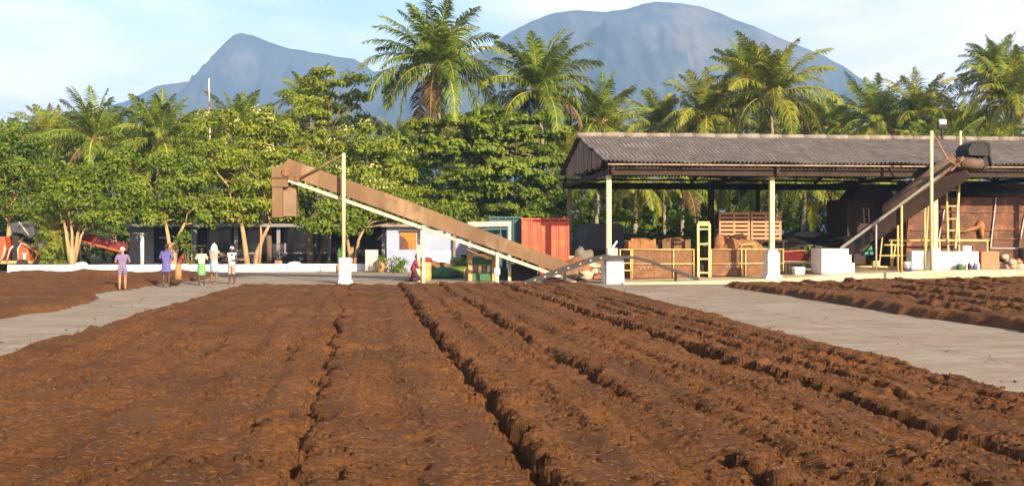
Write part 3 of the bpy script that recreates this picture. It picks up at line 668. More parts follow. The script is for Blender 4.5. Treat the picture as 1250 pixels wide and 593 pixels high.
for i in range(40):                                     # the plantation behind
    px = -60 + i*35 + rb.uniform(-14, 14); Y = rb.uniform(96, 125)
    palm(rb.choice([0, 1, 2, 3, 4]), px, 186 + rb.uniform(-14, 22) - (18 if px > 700 else 0), Y, 44, 'coconut palm of the plantation behind, mostly hidden by nearer trees', 'plantation palms in the background')
src_tree = None
for i in range(30):                                     # undergrowth trees behind everything
    px = -40 + i*46 + rb.uniform(-12, 12); Y = rb.uniform(84, 94); p = W(px, 300, Y)
    if src_tree is None:
        src_tree = tree('background_tree', 'dense dark green tree filling the gap behind the front row', 'tree', Y, [[(px,318,.25),(px,280,.2),(px+3,250,.15)]],
            [(px-14,235,30,26),(px+16,232,30,28),(px,262,44,24),(px-20,282,30,18),(px+22,280,32,20),(px,215,24,18)], 'leaf_dark', 'bark_grey', seed=40, leaf=.34, clump=.8, per=60, group='trees filling the background')
    else: copy_tree(src_tree, (p.x, Y, .02), rb.uniform(0, 6.28), rb.uniform(.85, 1.15) if px < 700 else rb.uniform(.7, .95))

# ------------------------------------------------------------------ the open shed
X0, X1, YE, YR, YB, ZE, ZR = 8.92, 46.0, 44.6, 52.8, 59.5, 5.5, 7.5
shed = thing('open_shed', 'long open shed with grey corrugated roof and cream posts', 'shed', (9.2, 45.7, 0))
def roof_sheet(y0, z0, y1, z1, name):
    step = .20/6; xs = np.arange(X0, X1, step); rows = []
    n = 15
    for j in range(n):
        t = j/(n - 1); y = y0 + (y1 - y0)*t; z = z0 + (z1 - z0)*t
        lap = .05*(1 - (t*5 % 1)) if j < n - 1 else 0
        wob = .03*np.sin(xs*.9 + j) + .02*np.sin(xs*2.3 + j*2.1)
        rows.append(np.stack([xs, np.full_like(xs, y) + (0.06*np.sin(np.floor(xs/1.06)*2.7) if j == 0 else 0), z + .05*np.cos(xs*2*math.pi/.20) + lap + wob], -1))
    V = np.stack(rows).reshape(-1, 3); i = np.arange(len(V)).reshape(n, len(xs))
    Fa = np.stack([i[:-1,:-1], i[:-1,1:], i[1:,1:], i[1:,:-1]], -1).reshape(-1, 4)
    return quads(name, V, MT['roof'], shed, faces=Fa, smooth=True)
roof_sheet(YE, ZE, YR, ZR, 'roof_sheet'); roof_sheet(YB, ZE + .22, YR, ZR, 'roof_sheet')
rc = MB()
for k in range(30):
    a = X0 + k*1.24; rc.tube([(a, YR, ZR + .05 + .012*(k % 3)), (a + 1.3, YR, ZR + .05 + .012*((k + 1) % 3))], [.15, .17], 8)
rc.build('ridge_cap', MT['roof'], shed)
eb = MB(); eb.box2((X0 + .15, 45.1, 4.98), (X1, 45.28, 5.40)); eb.box2((X0 + .15, YB - .7, 4.98), (X1, YB - .52, 5.36)); eb.build('eave_beam', MT['dark_wood'], shed)
ed = MB(); ed.box2((X0 + .03, YE - .02, ZE - .10), (X1, YE + .03, ZE - .035)); ed.build('fascia', MT['wood'], shed)
for x in (9.25, 17.0, 24.7, 32.4, 40.1):
    tr = MB()
    tr.bar((x, YE + .3, 5.42), (x, YR, ZR - .22), .12, .16); tr.bar((x, YB - .3, 5.42), (x, YR, ZR - .22), .12, .16)
    tr.bar((x, YE + .3, 5.16), (x, YB - .3, 5.16), .14, .2); tr.bar((x, YR, 5.2), (x, YR, ZR - .2), .12, .12)
    for dy in (-4.2, 4.2): tr.bar((x, YR, 5.25), (x, YR + dy, 6.25), .08, .1)
    tr.build('roof_truss', MT['dark_wood'], shed)
pl = MB()
for k in range(1, 7):
    for sg in (-1, 1):
        y = YR + sg*k*(1.25 if sg < 0 else 1.08); pl.box2((X0 + .05, y - .04, ZR - k*1.25*.244 - .16), (X1, y + .04, ZR - k*1.25*.244 - .06))
pl.build('purlins', MT['dark_wood'], shed)
gb = MB(); y = 47.2
while y < 57.6:
    zt = ZR - abs(y - YR)*.25 - .2; zb = 5.55 + rnd.uniform(-.12, .1)
    if zt - zb > .1 and rnd.random() < .9: gb.box2((X0 + .20 + rnd.uniform(-.02,.02), y, zb), (X0 + .25, y + .24, zt))
    y += .27
gb.build('gable_boards', MT['wood'], shed)
def shed_post(px, Y, wbase, ytop_base, broad=.24, block=None):
    x = WX(px, Y); z0 = slab_z(x) if x > 9.7 else 0
    p = MB(); p.box2((x - .11, Y - .11, z0), (x + .11, Y + .11, 5.0)); p.build('post', MT['cream'], shed, .015); return x, z0
PX1, _ = shed_post(743, 45.7, 0, 0)
b = MB(); zt = WZ(316, 45.35, 748); b.box2((WX(740.5, 45.35), 45.35, -.02), (WX(762, 45.35), 46.35, zt)); b.box2((WX(737, 45.6), 45.6, -.02), (WX(740.5, 45.35) - .003, 46.2, zt - .02)); b.build('post_block', MT['white'], shed, .03)
b = MB(); b.box2((WX(741, 45.5), 45.42, zt + .14), (WX(754, 45.5), 45.58, zt + .50)); b.build('switch_box', MT['grey'], shed, .02)
b = MB(); q = W(749, 303, 45.5); b.bar(q + Vector((-.05,0,0)), q + Vector((.02,0,.14)), .10, .1); b.bar(q + Vector((.02,0,.12)), q + Vector((.16,0,.33)), .07, .07); b.build('cable_outlet', MT['plastic_white'], shed)
x2, z2 = shed_post(942, 45.7, 0, 0)
def post_foot(x, Y, z0, w, zt, flare=True):
    p = MB(); n = 4
    prof = [(w*.72, z0 - .02), (w*.66, z0 + .12), (w*.5, z0 + .2), (w*.5, zt - .22), (w*.30, zt)]
    for (r0, a), (r1, c) in zip(prof[:-1], prof[1:]):
        vs = [(x + sx*r, Y + sy*r, z) for r, z in ((r0, a), (r1, c)) for sx, sy in ((-1,-1),(1,-1),(1,1),(-1,1))]
        p.add(vs, [(0,1,5,4),(1,2,6,5),(2,3,7,6),(3,0,4,7)])
    r, z = prof[-1]; p.add([(x + sx*r, Y + sy*r, z) for sx, sy in ((-1,-1),(1,-1),(1,1),(-1,1))], [(0,1,2,3)])
    return p
post_foot(x2, 45.7, z2, .56, WZ(304, 45.7, 942)).build('post_foot', MT['white'], shed)
x3, z3 = shed_post(1141, 45.7, 0, 0)
post_foot(x3, 45.7, z3, .52, WZ(303, 45.7, 1141)).build('post_foot', MT['white'], shed)
for px in (1300, 1440): shed_post(px, 45.7, 0, 0)
for px, Y, r in ((695, 58.9, .11), (868, 53.0, .14), (1041, 55, .16), (1110, 58.9, .12), (925, 58.9, .1)):
    p = MB(); x = WX(px, Y); p.box2((x - r, Y - r, 0 if x < 9.75 else slab_z(x)), (x + r, Y + r, 5.0)); p.build('post', MT['wood' if px == 695 else 'dark_wood'], shed)
bw = MB(); a = WX(1095, 58); k = a
while k < X1 - 1: bw.box2((k, 58 + rnd.uniform(-.02,.02), .6), (k + .58, 58.06, WZ(222, 58, 1150) + rnd.uniform(-.1,.1))); k += .6
bw.build('dark_back_wall', MT['dark_wall'], shed)  # near-black sheets added to darken the right of the shed interior
# floodlight on the roof
q = W(1150, 152, 52.4); fl = thing('floodlight', 'white floodlight on a dark bracket upon the shed ridge', 'floodlight', (q.x, 52.4, ZR - .05))
b = MB(); b.box((q.x, 52.35, q.z + .12), (.38, .14, .28), (R(-10), 0, 0)); b.build('lamp_housing', MT['lit_white'], fl, .03)
b = MB(); b.box((q.x, 52.4, q.z - .17), (.50, .22, .16)); b.bar((q.x, 52.4, ZR - .1), (q.x, 52.4, q.z - .2), .1, .1)
b.box((q.x - .26, 52.38, q.z + .0), (.03, .12, .36)); b.box((q.x + .26, 52.38, q.z + .0), (.03, .12, .36)); b.build('bracket', MT['dark'], fl)

# ------------------------------------------------------------------ rusty bins, rails, ladder
def rail_frame(root, pts_posts, rails, Y, zlow, mat='yellow', r=.035):
    for px, y0, y1 in pts_posts:
        p = MB(); a = W(px, y0, Y); c = W(px, y1, Y); p.tube([(a.x, Y, a.z), (a.x, Y, c.z)], r, 8); p.build('rail_post', MT[mat], root)
    for px0, px1, y0, y1 in rails:
        p = MB(); p.tube([W(px0, y0, Y), W(px1, y1, Y)], r*.85, 8); p.build('rail', MT[mat], root)
def bin_(label, px0, px1, ytop, ybot, Y, depth, posts, rails, chalk):
    a, c = W(px0, ybot, Y), W(px1, ytop, Y); z0 = slab_z((a.x + c.x)/2)
    root = thing('rusty_bin', label, 'metal bin', (a.x, Y, z0))
    m = MB(); t = .04
    n = max(2, round((c.x - a.x)/1.0)); w = (c.x - a.x)/n
    for i in range(n): m.box2((a.x + i*w + .006, Y, z0 + .03), (a.x + (i+1)*w - .006, Y + t, c.z + rnd.uniform(-.015,.015)))
    m.box2((a.x, Y + depth - t, z0), (c.x, Y + depth, c.z)); m.box2((a.x, Y + t + .003, z0), (a.x + t, Y + depth - t - .003, c.z)); m.box2((c.x - t, Y + t + .003, z0), (c.x, Y + depth - t - .003, c.z))
    m.build('wall', MT['rust'], root)
    rail_frame(root, posts, rails, Y - .07, z0)
    if chalk:
        s = MB(); q = W(chalk[0], chalk[1], Y - .006); w = .5
        pts = [(0,0),(.05,.12),(.10,-.02),(.14,.10),(.2,.1),(.26,-.03),(.3,.1),(.38,.02),(.45,.12),(.5,.04)]
        s.tube([q + Vector((x*1.3, 0, z*1.3)) for x, z in pts], .012, 4); s.build('chalk_mark', MT['chalk'], root)
    return root
bin_('low rusty steel bin with yellow rails left of the yellow ladder', 773, 849, 305, 337.5, 48, 1.2, [(772,304,340),(822,304,339),(847,304,338)], [(772,849,304.5,304.5),(772,849,322,322)], (779, 328))
bin_('rusty steel bin with yellow rails between the ladder and the second shed post', 868, 957, 305, 337, 48, 1.2, [(868,304,338),(905,304,337),(910,304,337),(956,304,336)], [(868,957,304.5,304),(868,957,322,321)], (884, 327))
g = thing('rail_gate', 'short yellow rail gate between white post block and rusty bin', 'gate', W(760, 342, 47.6) * 1)
rail_frame(g, [(757,304,342),(770,304,341)], [(757,770,304.5,304.5),(757,770,313,313),(757,770,321,321),(757,770,330,330)], 47.6, 0)
def ladder(name, label, Y0, p00, p01, p10, p11, rungs, mat='yellow', r=.04, Y1=None, top=False):
    Y1 = Y1 or Y0
    a0, a1, b0, b1 = W(*p00, Y0), W(*p01, Y1), W(*p10, Y0), W(*p11, Y1)
    root = thing(name, label, 'ladder', (a0 + b0)/2)
    for p, q in ((a0, a1), (b0, b1)):
        m = MB(); m.bar(p, q, r*2, r*1.6); m.build('side_rail', MT[mat], root)
    for t in rungs:
        m = MB(); m.bar(a0.lerp(a1, t), b0.lerp(b1, t), r*1.5, r*1.3); m.build('rung', MT[mat], root)
    if top: m = MB(); m.bar(a1, b1, .10, .22); m.build('top_plate', MT[mat], root)
    return root
ladder('steel_ladder', 'yellow square steel ladder standing between the two rusty bins', 47.75, (852.5,338), (852,273), (866,338), (866,273), (.08,.34,.62,.9), r=.055, top=True)
# rusty tubs and coir behind the bins
def tub(label, px0, px1, ytop, Y, mat):
    a, c = W(px0, ytop, Y), W(px1, ytop, Y); z0 = slab_z((a.x + c.x)/2); root = thing('rusty_tub', label, 'metal tub', ((a.x + c.x)/2, Y, z0))
    m = MB(); n = 9; w = (c.x - a.x)/n
    for i in range(n):
        zt = a.z + rnd.uniform(-.16, .06)
        m.box((a.x + (i + .5)*w, Y + rnd.uniform(-.03,.03), (z0 + zt)/2), (w*1.04, .05, zt - z0), (0, rnd.uniform(-.03,.03), 0))
    m.box2((a.x, Y + .9, z0), (c.x, Y + .95, a.z - .1)); m.box2((a.x, Y + .06, z0), (a.x + .04, Y + .88, a.z - .12)); m.box2((c.x - .04, Y + .06, z0), (c.x, Y + .88, a.z - .12))
    m.build('wall', mat, root)
    h = MB(); h.blob(((a.x + c.x)/2, Y + .5, a.z - .2), ((c.x - a.x)*.46, .4, .24), int(px0), 12, 8, .2); h.build('coir_fill', MT['coir'], root)
MT['rust_orange'] = M('orange rusty sheet', (.32,.14,.045), (.13,.05,.02), .8, 3, .3, stretch=(2,1,.5))
tub('ragged orange rusty tub behind the left rusty bin', 767, 801, 291, 49.4, MT['rust_orange'])
tub('dark brown rusty tub beside the orange tub', 809, 843, 291, 49.5, MT['rust'])
h = MB(); p0 = W(898, 305, 49.2)
h.blob((p0.x, 48.62, .8), (1.35, .55, WZ(286, 49.2, 898) - .85), 5, 28, 16, .14); h.blob((p0.x - .9, 48.6, .8), (.7, .5, WZ(290, 49.2, 898) - .8), 9, 20, 12, .2)
tag(h.build('coir_heap', MT['coir']), 'brown coir heap piled in the bin below the pink slats', 'coir heap')
f = MB(); f.tube([W(890,300,48.6), W(897,290,48.6), W(906,288,48.6), W(913,293,48.6)], [.05,.16,.14,.03], 8); f.tube([W(889,287,48.5), W(896,293,48.5), W(902,301,48.5)], [.04,.09,.03], 6)
tag(f.build('palm_husk', MT['dark_wood']), 'dark dry palm husk lying on the coir heap', 'husk')
cb = MB(); cb.tube([W(904,304,47.95), W(906,298.5,47.95), W(921,297.5,47.95), W(923,303,47.95)], .03, 6)
tag(cb.build('yellow_hoop', MT['yellow']), 'yellow pipe hoop on the rim of the rusty bin below the slats', 'pipe hoop')
for px0, px1, lab in ((878, 915.5, 'pinkish slatted wooden crate, left of the pair above the coir heap'), (917, 954, 'pinkish slatted wooden crate, right of the pair, crossed by the shed post')):
    Y = 49.75; a, c = W(px0, 293, Y), W(px1, 258, Y); root = thing('slatted_crate', lab, 'crate', ((a.x + c.x)/2, Y, a.z), 'pink slatted crates')
    n = 7; hh = (c.z - a.z)/n
    for i in range(n):
        m = MB(); m.box2((a.x, Y, a.z + i*hh + .03), (c.x, Y + .03, a.z + (i + 1)*hh - .05)); m.build('slat', MT['pink_wood'], root)
    for x in (a.x + .05, (a.x + c.x)/2, c.x - .05):
        m = MB(); m.box2((x - .05, Y + .034, a.z), (x + .05, Y + .12, c.z)); m.build('batten', MT['pink_wood'], root)
    m = MB(); m.box2((a.x + .02, Y + .7, a.z), (c.x - .02, Y + .74, c.z - .05)); m.box2((a.x, Y + .13, a.z), (c.x, Y + .69, a.z + .05)); m.build('back_board', MT['dark_wood'], root)
Y = 50.15; a, c = W(872, 293, Y), W(957, 293, Y); z0 = slab_z(16.5); root = thing('rack', 'dark timber rack carrying the pink slatted crates', 'rack', ((a.x + c.x)/2, Y, z0))
for x in (a.x + .2, (a.x + c.x)/2, c.x - .2):
    for dy in (-.4, .5):
        m = MB(); m.box2((x - .05, Y + dy - .05, z0), (x + .05, Y + dy + .05, a.z - .09)); m.build('leg', MT['dark_wood'], root)
m = MB(); m.box2((a.x, Y - .5, a.z - .085), (c.x, Y + .6, a.z - .005)); m.build('shelf', MT['dark_wood'], root)

# black tarpaulin, red hull, bench, bucket, steps
Y = 50.5; xs = np.linspace(WX(948, Y), WX(1036, Y), 34); ysn = np.linspace(Y - 1.2, Y + 2.5, 16)
def tarp_h(X, Yy):
    px = np.interp(X, [xs[0], xs[-1]], [948, 1036]); prof = np.interp(px, [945,958,968,985,1000,1020,1034], [303,301,297,297,297,291,287])
    t = (Yy - ysn[0])/(ysn[-1] - ysn[0])
    back = np.interp(px, [945,970,990,1010,1036], [302,286,286,290,285])
    py = prof*(1 - t) + back*t
    z = CAMH + (HY - py)*Yy/F
    return z + .10*(fbm(X*2.2, Yy*2.2, 4, 3) - .5) - .10*(1 - t)**6
o = grid('black_tarpaulin', xs, ysn, tarp_h, MT['black']); o.modifiers.new('Solid', 'SOLIDIFY').thickness = .03
tag(o, 'black tarpaulin sagging over the red hull right of the second post', 'tarpaulin')
q = W(985, 287, 52.9); m = MB(); m.blob(q, (.85,.3,.22), 3, 16, 8, .12); tag(m.build('grey_sack', MT['grey_wall']), 'grey sack resting on the far edge of the black tarpaulin', 'sack')
Y = 49.3; a, c = W(955, 318, Y), W(995, 306.5, Y); root = thing('red_hopper', 'shallow red metal hopper on a yellow bench under the black tarpaulin', 'hopper', ((a.x + c.x)/2, Y, a.z))
m = MB(); n = 20; secs = []
for i in range(n + 1):
    t = i/n; x = a.x + (c.x - a.x)*t; k = max(.12, 1 - max(0, t - .55)**2*4); zt = c.z - .02 - .12*t
    secs += [(x, Y, zt), (x, Y + .15, a.z + (1 - k)*.3), (x, Y + .9, a.z + (1 - k)*.3), (x, Y + 1.05, zt)]
m.add(secs, [(i*4 + j, i*4 + j + 1, (i+1)*4 + j + 1, (i+1)*4 + j) for i in range(n) for j in range(3)] + [(0,3,2,1), (n*4, n*4+1, n*4+2, n*4+3)]); m.build('hull', MT['shaded_red_paint'], root)
m = MB(); m.bar(W(955,307,Y - .03), W(983,305.5,Y - .03), .06, .05); m.build('rim', MT['orange_paint'], root)
root = thing('yellow_bench', 'low yellow steel bench under the red hopper', 'bench', W(972, 333, 48.9)); Y = 48.9
z0 = slab_z(18)
m = MB(); m.bar(W(956, 320, Y), W(996, 320.5, Y), .10, .12); m.build('top_rail', MT['yellow'], root); m = MB(); m.bar(W(956, 320, Y) + Vector((0,1.4,0)), W(996, 320.5, Y) + Vector((0,1.4,0)), .10, .12); m.build('top_rail', MT['yellow'], root)
for px in (959, 963.5, 993):
    for dy in (0, 1.4): m = MB(); q = W(px, 321, Y); m.box2((q.x - .05, Y + dy - .05, z0), (q.x + .05, Y + dy + .05, q.z - .07)); m.build('leg', MT['yellow'], root)
q = W(975, 333, 47.2); m = MB(); zz = slab_z(q.x); k = .29
vs = [(q.x + sx*r, 47.2 + sy*r*.8, z) for r, z in ((k*.82, zz), (k, zz + .36), (k*.93, zz + .36), (k*.78, zz + .05)) for sx, sy in ((-1,-1),(1,-1),(1,1),(-1,1))]
m.add(vs, [(j*4 + i, j*4 + (i+1)%4, (j+1)*4 + (i+1)%4, (j+1)*4 + i) for j in range(3) for i in range(4)] + [(12,13,14,15)])
tag(m.build('white_tub', MT['plastic_white'], None, .02), 'square white plastic tub on the shed floor beside the white steps', 'tub')
Y = 46.0; P = lambda x, y: (W(x, y, Y).x, W(x, y, Y).z)
zb = slab_z(WX(1020, Y)) - .01; poly = [(P(1003,304)[0], zb), (P(1043.5,304)[0], zb), (P(1043.5,0)[0], P(1043,321)[1]), (P(1039.5,0)[0], P(1039,321)[1]), (P(1039.5,0)[0], P(1039,311)[1]), (P(1036,0)[0], P(1036,311)[1]), (P(1036,0)[0], P(1036,303.5)[1]), (P(1003,0)[0], P(1003,303.5)[1])]
m = MB(); m.prism(poly, Y, Y + 1.3); tag(m.build('white_steps', MT['white'], None, .02), 'whitewashed block of steps climbing beside the black conveyor', 'steps')
# ------------------------------------------------------------------ dark machines and black conveyor at the right
Y = 50.0; z0 = slab_z(22); a, c = W(1034, 330, Y), W(1112, 243, Y)
root = thing('black_hopper', 'tall black hopper machine in the shade under the shed roof', 'machine', ((a.x + c.x)/2, Y, z0))
m = MB(); m.box2((a.x, Y, z0 + .9), (c.x, Y + 2.6, c.z)); m.box2((a.x + .3, Y + .2, z0), (c.x - .2, Y + 2.4, z0 + .897)); m.build('body', MT['deep_rust'], root, .03)
m = MB(); m.prism([(a.x + .5, c.z + .003), (c.x - .6, c.z + .003), (c.x - 1.0, c.z + .75), (a.x + 1.1, c.z + .75)], Y + .5, Y + 2.2); m.box2((a.x + .25, Y - .05, z0 + 1.0), (a.x + .33, Y - .003, c.z - .1)); m.box2((c.x - 1.9, Y - .05, z0 + 1.0), (c.x - 1.82, Y - .003, c.z - .1)); m.build('feed_mouth', MT['dark'], root)
m = MB()
for px in (1054, 1060): m.bar(W(px, 254, Y - .03), W(px + 1.2, 271, Y - .03), .06, .04)
m.build('handle', MT['rail_grey'], root)
m = MB(); m.bar(W(1036,268,Y-.03), W(1060,260,Y-.03), .05, .04); m.box((c.x - 1.2, Y - .02, z0 + 2.2), (.9, .03, .7)); m.bar(W(1034,246,Y-.04), W(1110,246,Y-.04), .1, .06); m.build('frame_trim', MT['dark_wood'], root)
m = MB(); q0, q1, q2 = W(1053, 312, 48.4), W(1066.5, 311, 48.4), W(1064, 299.5, 48.4)
m.add([q0, q1, q2, q0 + Vector((.1,.5,0)), q1 + Vector((0,.5,0)), q2 + Vector((0,.3,-.05))], [(0,1,2), (5,4,3), (0,3,4,1), (1,4,5,2), (2,5,3,0)])
tag(m.build('green_funnel', MT['green_tarp']), 'emerald green triangular funnel under the black conveyor', 'funnel')
# conveyor
A, B = W(1030, 303, 46.9), W(1172, 199, 43.3)
root = thing('black_conveyor', 'steep black belt conveyor with hooded drum head at the shed front', 'conveyor', (A.x, A.y, slab_z(A.x)))
d = (B - A).normalized(); sd = Vector((-d.y, d.x, 0)).normalized(); up = sd.cross(d)
if up.z < 0: up = -up
m = MB(); m.bar(A + sd*.42, B + sd*.42, .06, .12); m.build('side_channel', MT['rail_grey'], root)
m = MB(); m.bar(A - sd*.42, B - sd*.42, .06, .12); m.build('side_channel', MT['rail_grey'], root)
m = MB(); m.bar(A - up*.16, B - up*.16, .74, .14, up=sd); m.build('belt', MT['black'], root)
m = MB(); T0, T1 = A.lerp(B, .42) + up*.24, A.lerp(B, 1.0) + up*.27
m.tube([T0 - d*.25, T0 - d*.1, T0, T0.lerp(T1, .5), T1], [.12, .27, .34, .36, .36], 16); m.build('cover', MT['tube_grey'], root)
m = MB(); m.bar(A.lerp(B,.25) - up*.30, B - up*.42, .7, .24, up=sd); m.build('underside_guard', MT['deep_rust'], root)
H0 = W(1188, 184, 43.3); m = MB()
prof = [(-.62,-.30), (-.66,.02), (-.48,.30), (-.12,.46), (.30,.48), (.58,.34), (.66,.04), (.62,-.34), (.52,-.34), (.54,.0), (.46,.24), (.24,.36), (-.08,.34), (-.38,.2), (-.52,-.02), (-.5,-.3)]
prof = [(x*.86, z*.86) for x, z in prof]
m.prism([(H0.x + x*.95, H0.z + z) for x, z in prof], H0.y - .55, H0.y + .55)
m.prism([(H0.x + x*.93, H0.z + z*.97) for x, z in prof[:8]], H0.y - .52, H0.y - .48); m.prism([(H0.x + x*.93, H0.z + z*.97) for x, z in prof[:8]], H0.y + .48, H0.y + .52)
m.bar(H0 + Vector((.5,-.4,-.2)), H0 + Vector((.62,-.4,-.75)), .22, .06); m.bar(H0 + Vector((.56,0,-.2)), H0 + Vector((.5,0,-.85)), .3, .05); m.bar(H0 + Vector((.5,.4,-.2)), H0 + Vector((.55,.4,-.65)), .26, .05)
m.build('drum_hood', MT['dark'], root)
m = MB(); q = W(1185, 200, 43.0); m.tube([q + Vector((-.55,0,0)), q + Vector((.5,0,0))], .23, 16); m.build('head_roller', MT['tube_grey'], root)
m = MB(); m.bar(W(1160,208,42.7), W(1176,192,42.7), .1, .14); m.bar(W(1150,214,42.68), W(1172,196,42.68), .06, .06); m.bar(W(1158,196,42.66), W(1172,203,42.66), .06, .08); m.build('take_up_frame', MT['rust'], root)
def pole(label, px, y0, y1, Y, r=.05, mat='yellow', px1=None, name='leg', parent=None):
    a, c = W(px, y0, Y), W(px1 if px1 else px, y1, Y); m = MB(); m.tube([(a.x, Y, a.z), (c.x, Y, c.z)], r, 8)
    o = m.build(name, MT[mat], parent)
    if parent is None: tag(o, label, 'pole')
    return o
pole('', 1069.5, 274, 330, 45.6, .045, 'rail_grey', parent=root); pole('', 1100.5, 249, 332, 44.9, .06, 'yellow', parent=root); pole('', 1096, 275, 331, 44.95, .05, 'yellow', parent=root)
pole('', 1129, 249, 327, 44.6, .055, 'yellow', parent=root); pole('', 1137, 160, 330, 42.7, .075, 'cream', name='mast', parent=root); pole('', 1172.5, 160, 215, 44.2, .06, 'cream', name='mast', parent=root)
m = MB(); m.bar(W(1138,161,42.7), W(1157,195,42.75), .06, .06); m.build('mast_stay', MT['trough'], root); m = MB(); m.bar(W(1173,160,44.2), W(1183,178,43.9), .05, .05); m.build('mast_stay', MT['trough'], root)
# yellow low frame under it
root = thing('pipe_railing', 'low yellow pipe frame around the foot of the black conveyor', 'pipe frame', W(1075, 327, 47.2)); Y = 47.2
for p in ([(1045,325),(1094,326)], [(1079,299),(1104,299)], [(1073,312),(1120,312)]): m = MB(); m.tube([W(*p[0], Y), W(*p[1], Y)], .045, 8); m.build('rail', MT['yellow'], root)
for p in ([(1077,289),(1073,325)], [(1093,300),(1089,326)]): m = MB(); m.tube([W(*p[0], Y), W(*p[1], Y)], .04, 8); m.build('upright', MT['yellow'], root)
m = MB(); q = W(1069, 322, Y); m.box(q, (.34,.25,.3)); m.build('motor', MT['yellow'], root, .03)
# big rusty tank
Y = 48.0; a, c = W(1106, 310, Y), W(1300, 241, Y); z0 = slab_z(28)
root = thing('rusty_tank', 'big rusty panelled tank behind the leaning ladder at the right', 'tank', ((a.x + c.x)/2, Y, z0))
m = MB(); xs_ = [WX(p, Y) for p in (1106,1140,1172,1213,1250,1300)]; ztop = WZ(241, Y, 1180)
for x0_, x1_ in zip(xs_[:-1], xs_[1:]):
    for zlo, zhi in ((z0 + .15, WZ(281,Y,1180) - .01), (WZ(281,Y,1180), WZ(259,Y,1180) - .01), (WZ(259,Y,1180), ztop)):
        m.box(((x0_ + x1_)/2, Y + rnd.uniform(-.02,.02), (zlo + zhi)/2), (x1_ - x0_ - .012, .05, zhi - zlo - .008), (rnd.uniform(-.01,.01), 0, rnd.uniform(-.008,.008)))
m.box2((a.x, Y + .06, z0), (a.x + .05, Y + 3, ztop)); m.box2((a.x, Y + 3, z0), (c.x, Y + 3.05, ztop)); m.build('wall', MT['rust_dark'], root)
for zz in (259, 281, 292): 
    m = MB(); m.bar(W(1112,zz,Y - .08), W(1298,zz - 1,Y - .08), .05, .05); m.build('stiffener', MT['rust'], root)
for p0_, p1_ in (((1209,303),(1216,241)), ((1244,300),(1251,262)), ((1146,292),(1153,255))):
    m = MB(); m.bar(W(*p0_,Y - .1), W(*p1_,Y - .1), .06, .05); m.build('stiffener', MT['rail_grey'], root)
m = MB(); m.bar(W(1209,303,Y - .1), W(1245,303,Y - .1), .05, .05); m.build('stiffener', MT['rail_grey'], root)
m = MB(); q = W(1197, 276, Y - .12); m.blob(q, (.22,.12,.26), 4, 12, 8, .2); m.tube([q, W(1178,282,Y - .15), W(1168,283,Y - .15)], [.1,.08,.07], 8); m.tube([q + Vector((0,-.03,-.1)), W(1199,292,Y - .2)], [.14,.1], 8); m.build('pipe_elbow', MT['rust_orange'], root)
h = MB(); q = W(1206, 239, Y + 1.2); h.blob(q, (1.75,1.2,.55), 8, 26, 12, .1); h.build('black_fill', MT['dark'], root)
m = MB(); m.tube([W(1085,293.5,47.2), W(1207,293.5,47.2)], .055, 8)
for px in (1088, 1147, 1205): q = W(px, 293.5, 47.2); m.tube([q, (q.x, 47.2, slab_z(q.x))], .05, 8)
tag(m.build('yellow_guard_rail', MT['yellow']), 'long yellow guard rail in front of the big rusty tank', 'guard rail')
ladder('ladder', 'slim cream ladder hooked onto the front of the rusty tank', 47.6, (1157.5,310), (1155.5,232), (1171,310), (1169,232), (.15,.37,.55,.75,1.0), 'yellow', .04)
pole('long cream pole leaning against the slim ladder', 1164.5, 328, 217, 46.7, .06, 'cream', px1=1171.5, name='leaning_pole')
pole('thin yellow pole standing at the left of the slim ladder', 1129.5, 327, 252, 46.9, .04, 'yellow', px1=1133, name='leaning_pole')
Y = 45.9; a, c = W(1113, 326, Y), W(1195, 306, Y); zb = slab_z(26)
m = MB(); m.box2((a.x, Y, zb), (WX(1134.5,Y), Y + .5, c.z)); m.box2((WX(1147,Y), Y, zb), (c.x, Y + .5, c.z - .03)); m.box2((WX(1134.5,Y) + .003, Y + .1, zb), (WX(1147,Y) - .003, Y + .45, c.z - .1)); tag(m.build('low_white_wall', MT['white'], None, .04), 'low whitewashed wall on the shed floor below the slim ladder', 'wall')
def small(name, label, cat, mb, mat, bev=0, group=None): return tag(mb.build(name, MT[mat], None, bev), label, cat, group)
m = MB(); a, c = W(1198, 319, 46.4), W(1220, 307, 46.4); m.box2((a.x, 46.4, slab_z(27)), (c.x, 46.9, c.z)); small('terracotta_box', 'terracotta coloured box between the white wall and the stones', 'box', m, 'clay', .03)
m = MB(); q = W(1179.5, 306, 46.1); m.box((q.x, 46.15, q.z + .12), (.44, .3, .24), (0,0,.1)); small('white_box', 'small white box lying on top of the low white wall', 'box', m, 'plastic_white', .02)
q = W(1109, 327, 45.5); root = thing('bucket', 'pale bucket with purple base left of the low white wall', 'bucket', (q.x, 45.5, slab_z(q.x)))
m = MB(); m.lathe((q.x, 45.5, slab_z(q.x)), [(.17,.0),(.2,.12)], 14); m.build('base', MT['blue_plastic'], root); m = MB(); m.lathe((q.x, 45.5, slab_z(q.x)), [(.2,.123),(.25,.44),(.23,.44),(.18,.2)], 14); m.build('body', MT['plastic_white'], root)
q = W(1171.5, 325, 45.6); m = MB(); m.lathe((q.x, 45.6, slab_z(q.x)), [(.15,0),(.17,.2),(.12,.28),(.05,.3)], 12); small('green_can', 'squat green can at the foot of the low white wall', 'can', m, 'green_paint')
for i, (px, mat, lab) in enumerate(((1190,'blue_plastic','blue bottle standing by the terracotta box'), (1194,'plastic_white','white bottle standing by the terracotta box'), (1183,'black','black bottle standing at the low white wall'))):
    q = W(px, 325, 45.7); m = MB(); m.lathe((q.x, 45.7, slab_z(q.x)), [(.07,0),(.08,.2),(.07,.26),(.03,.31),(.03,.35)], 10); small('bottle', lab, 'bottle', m, mat)
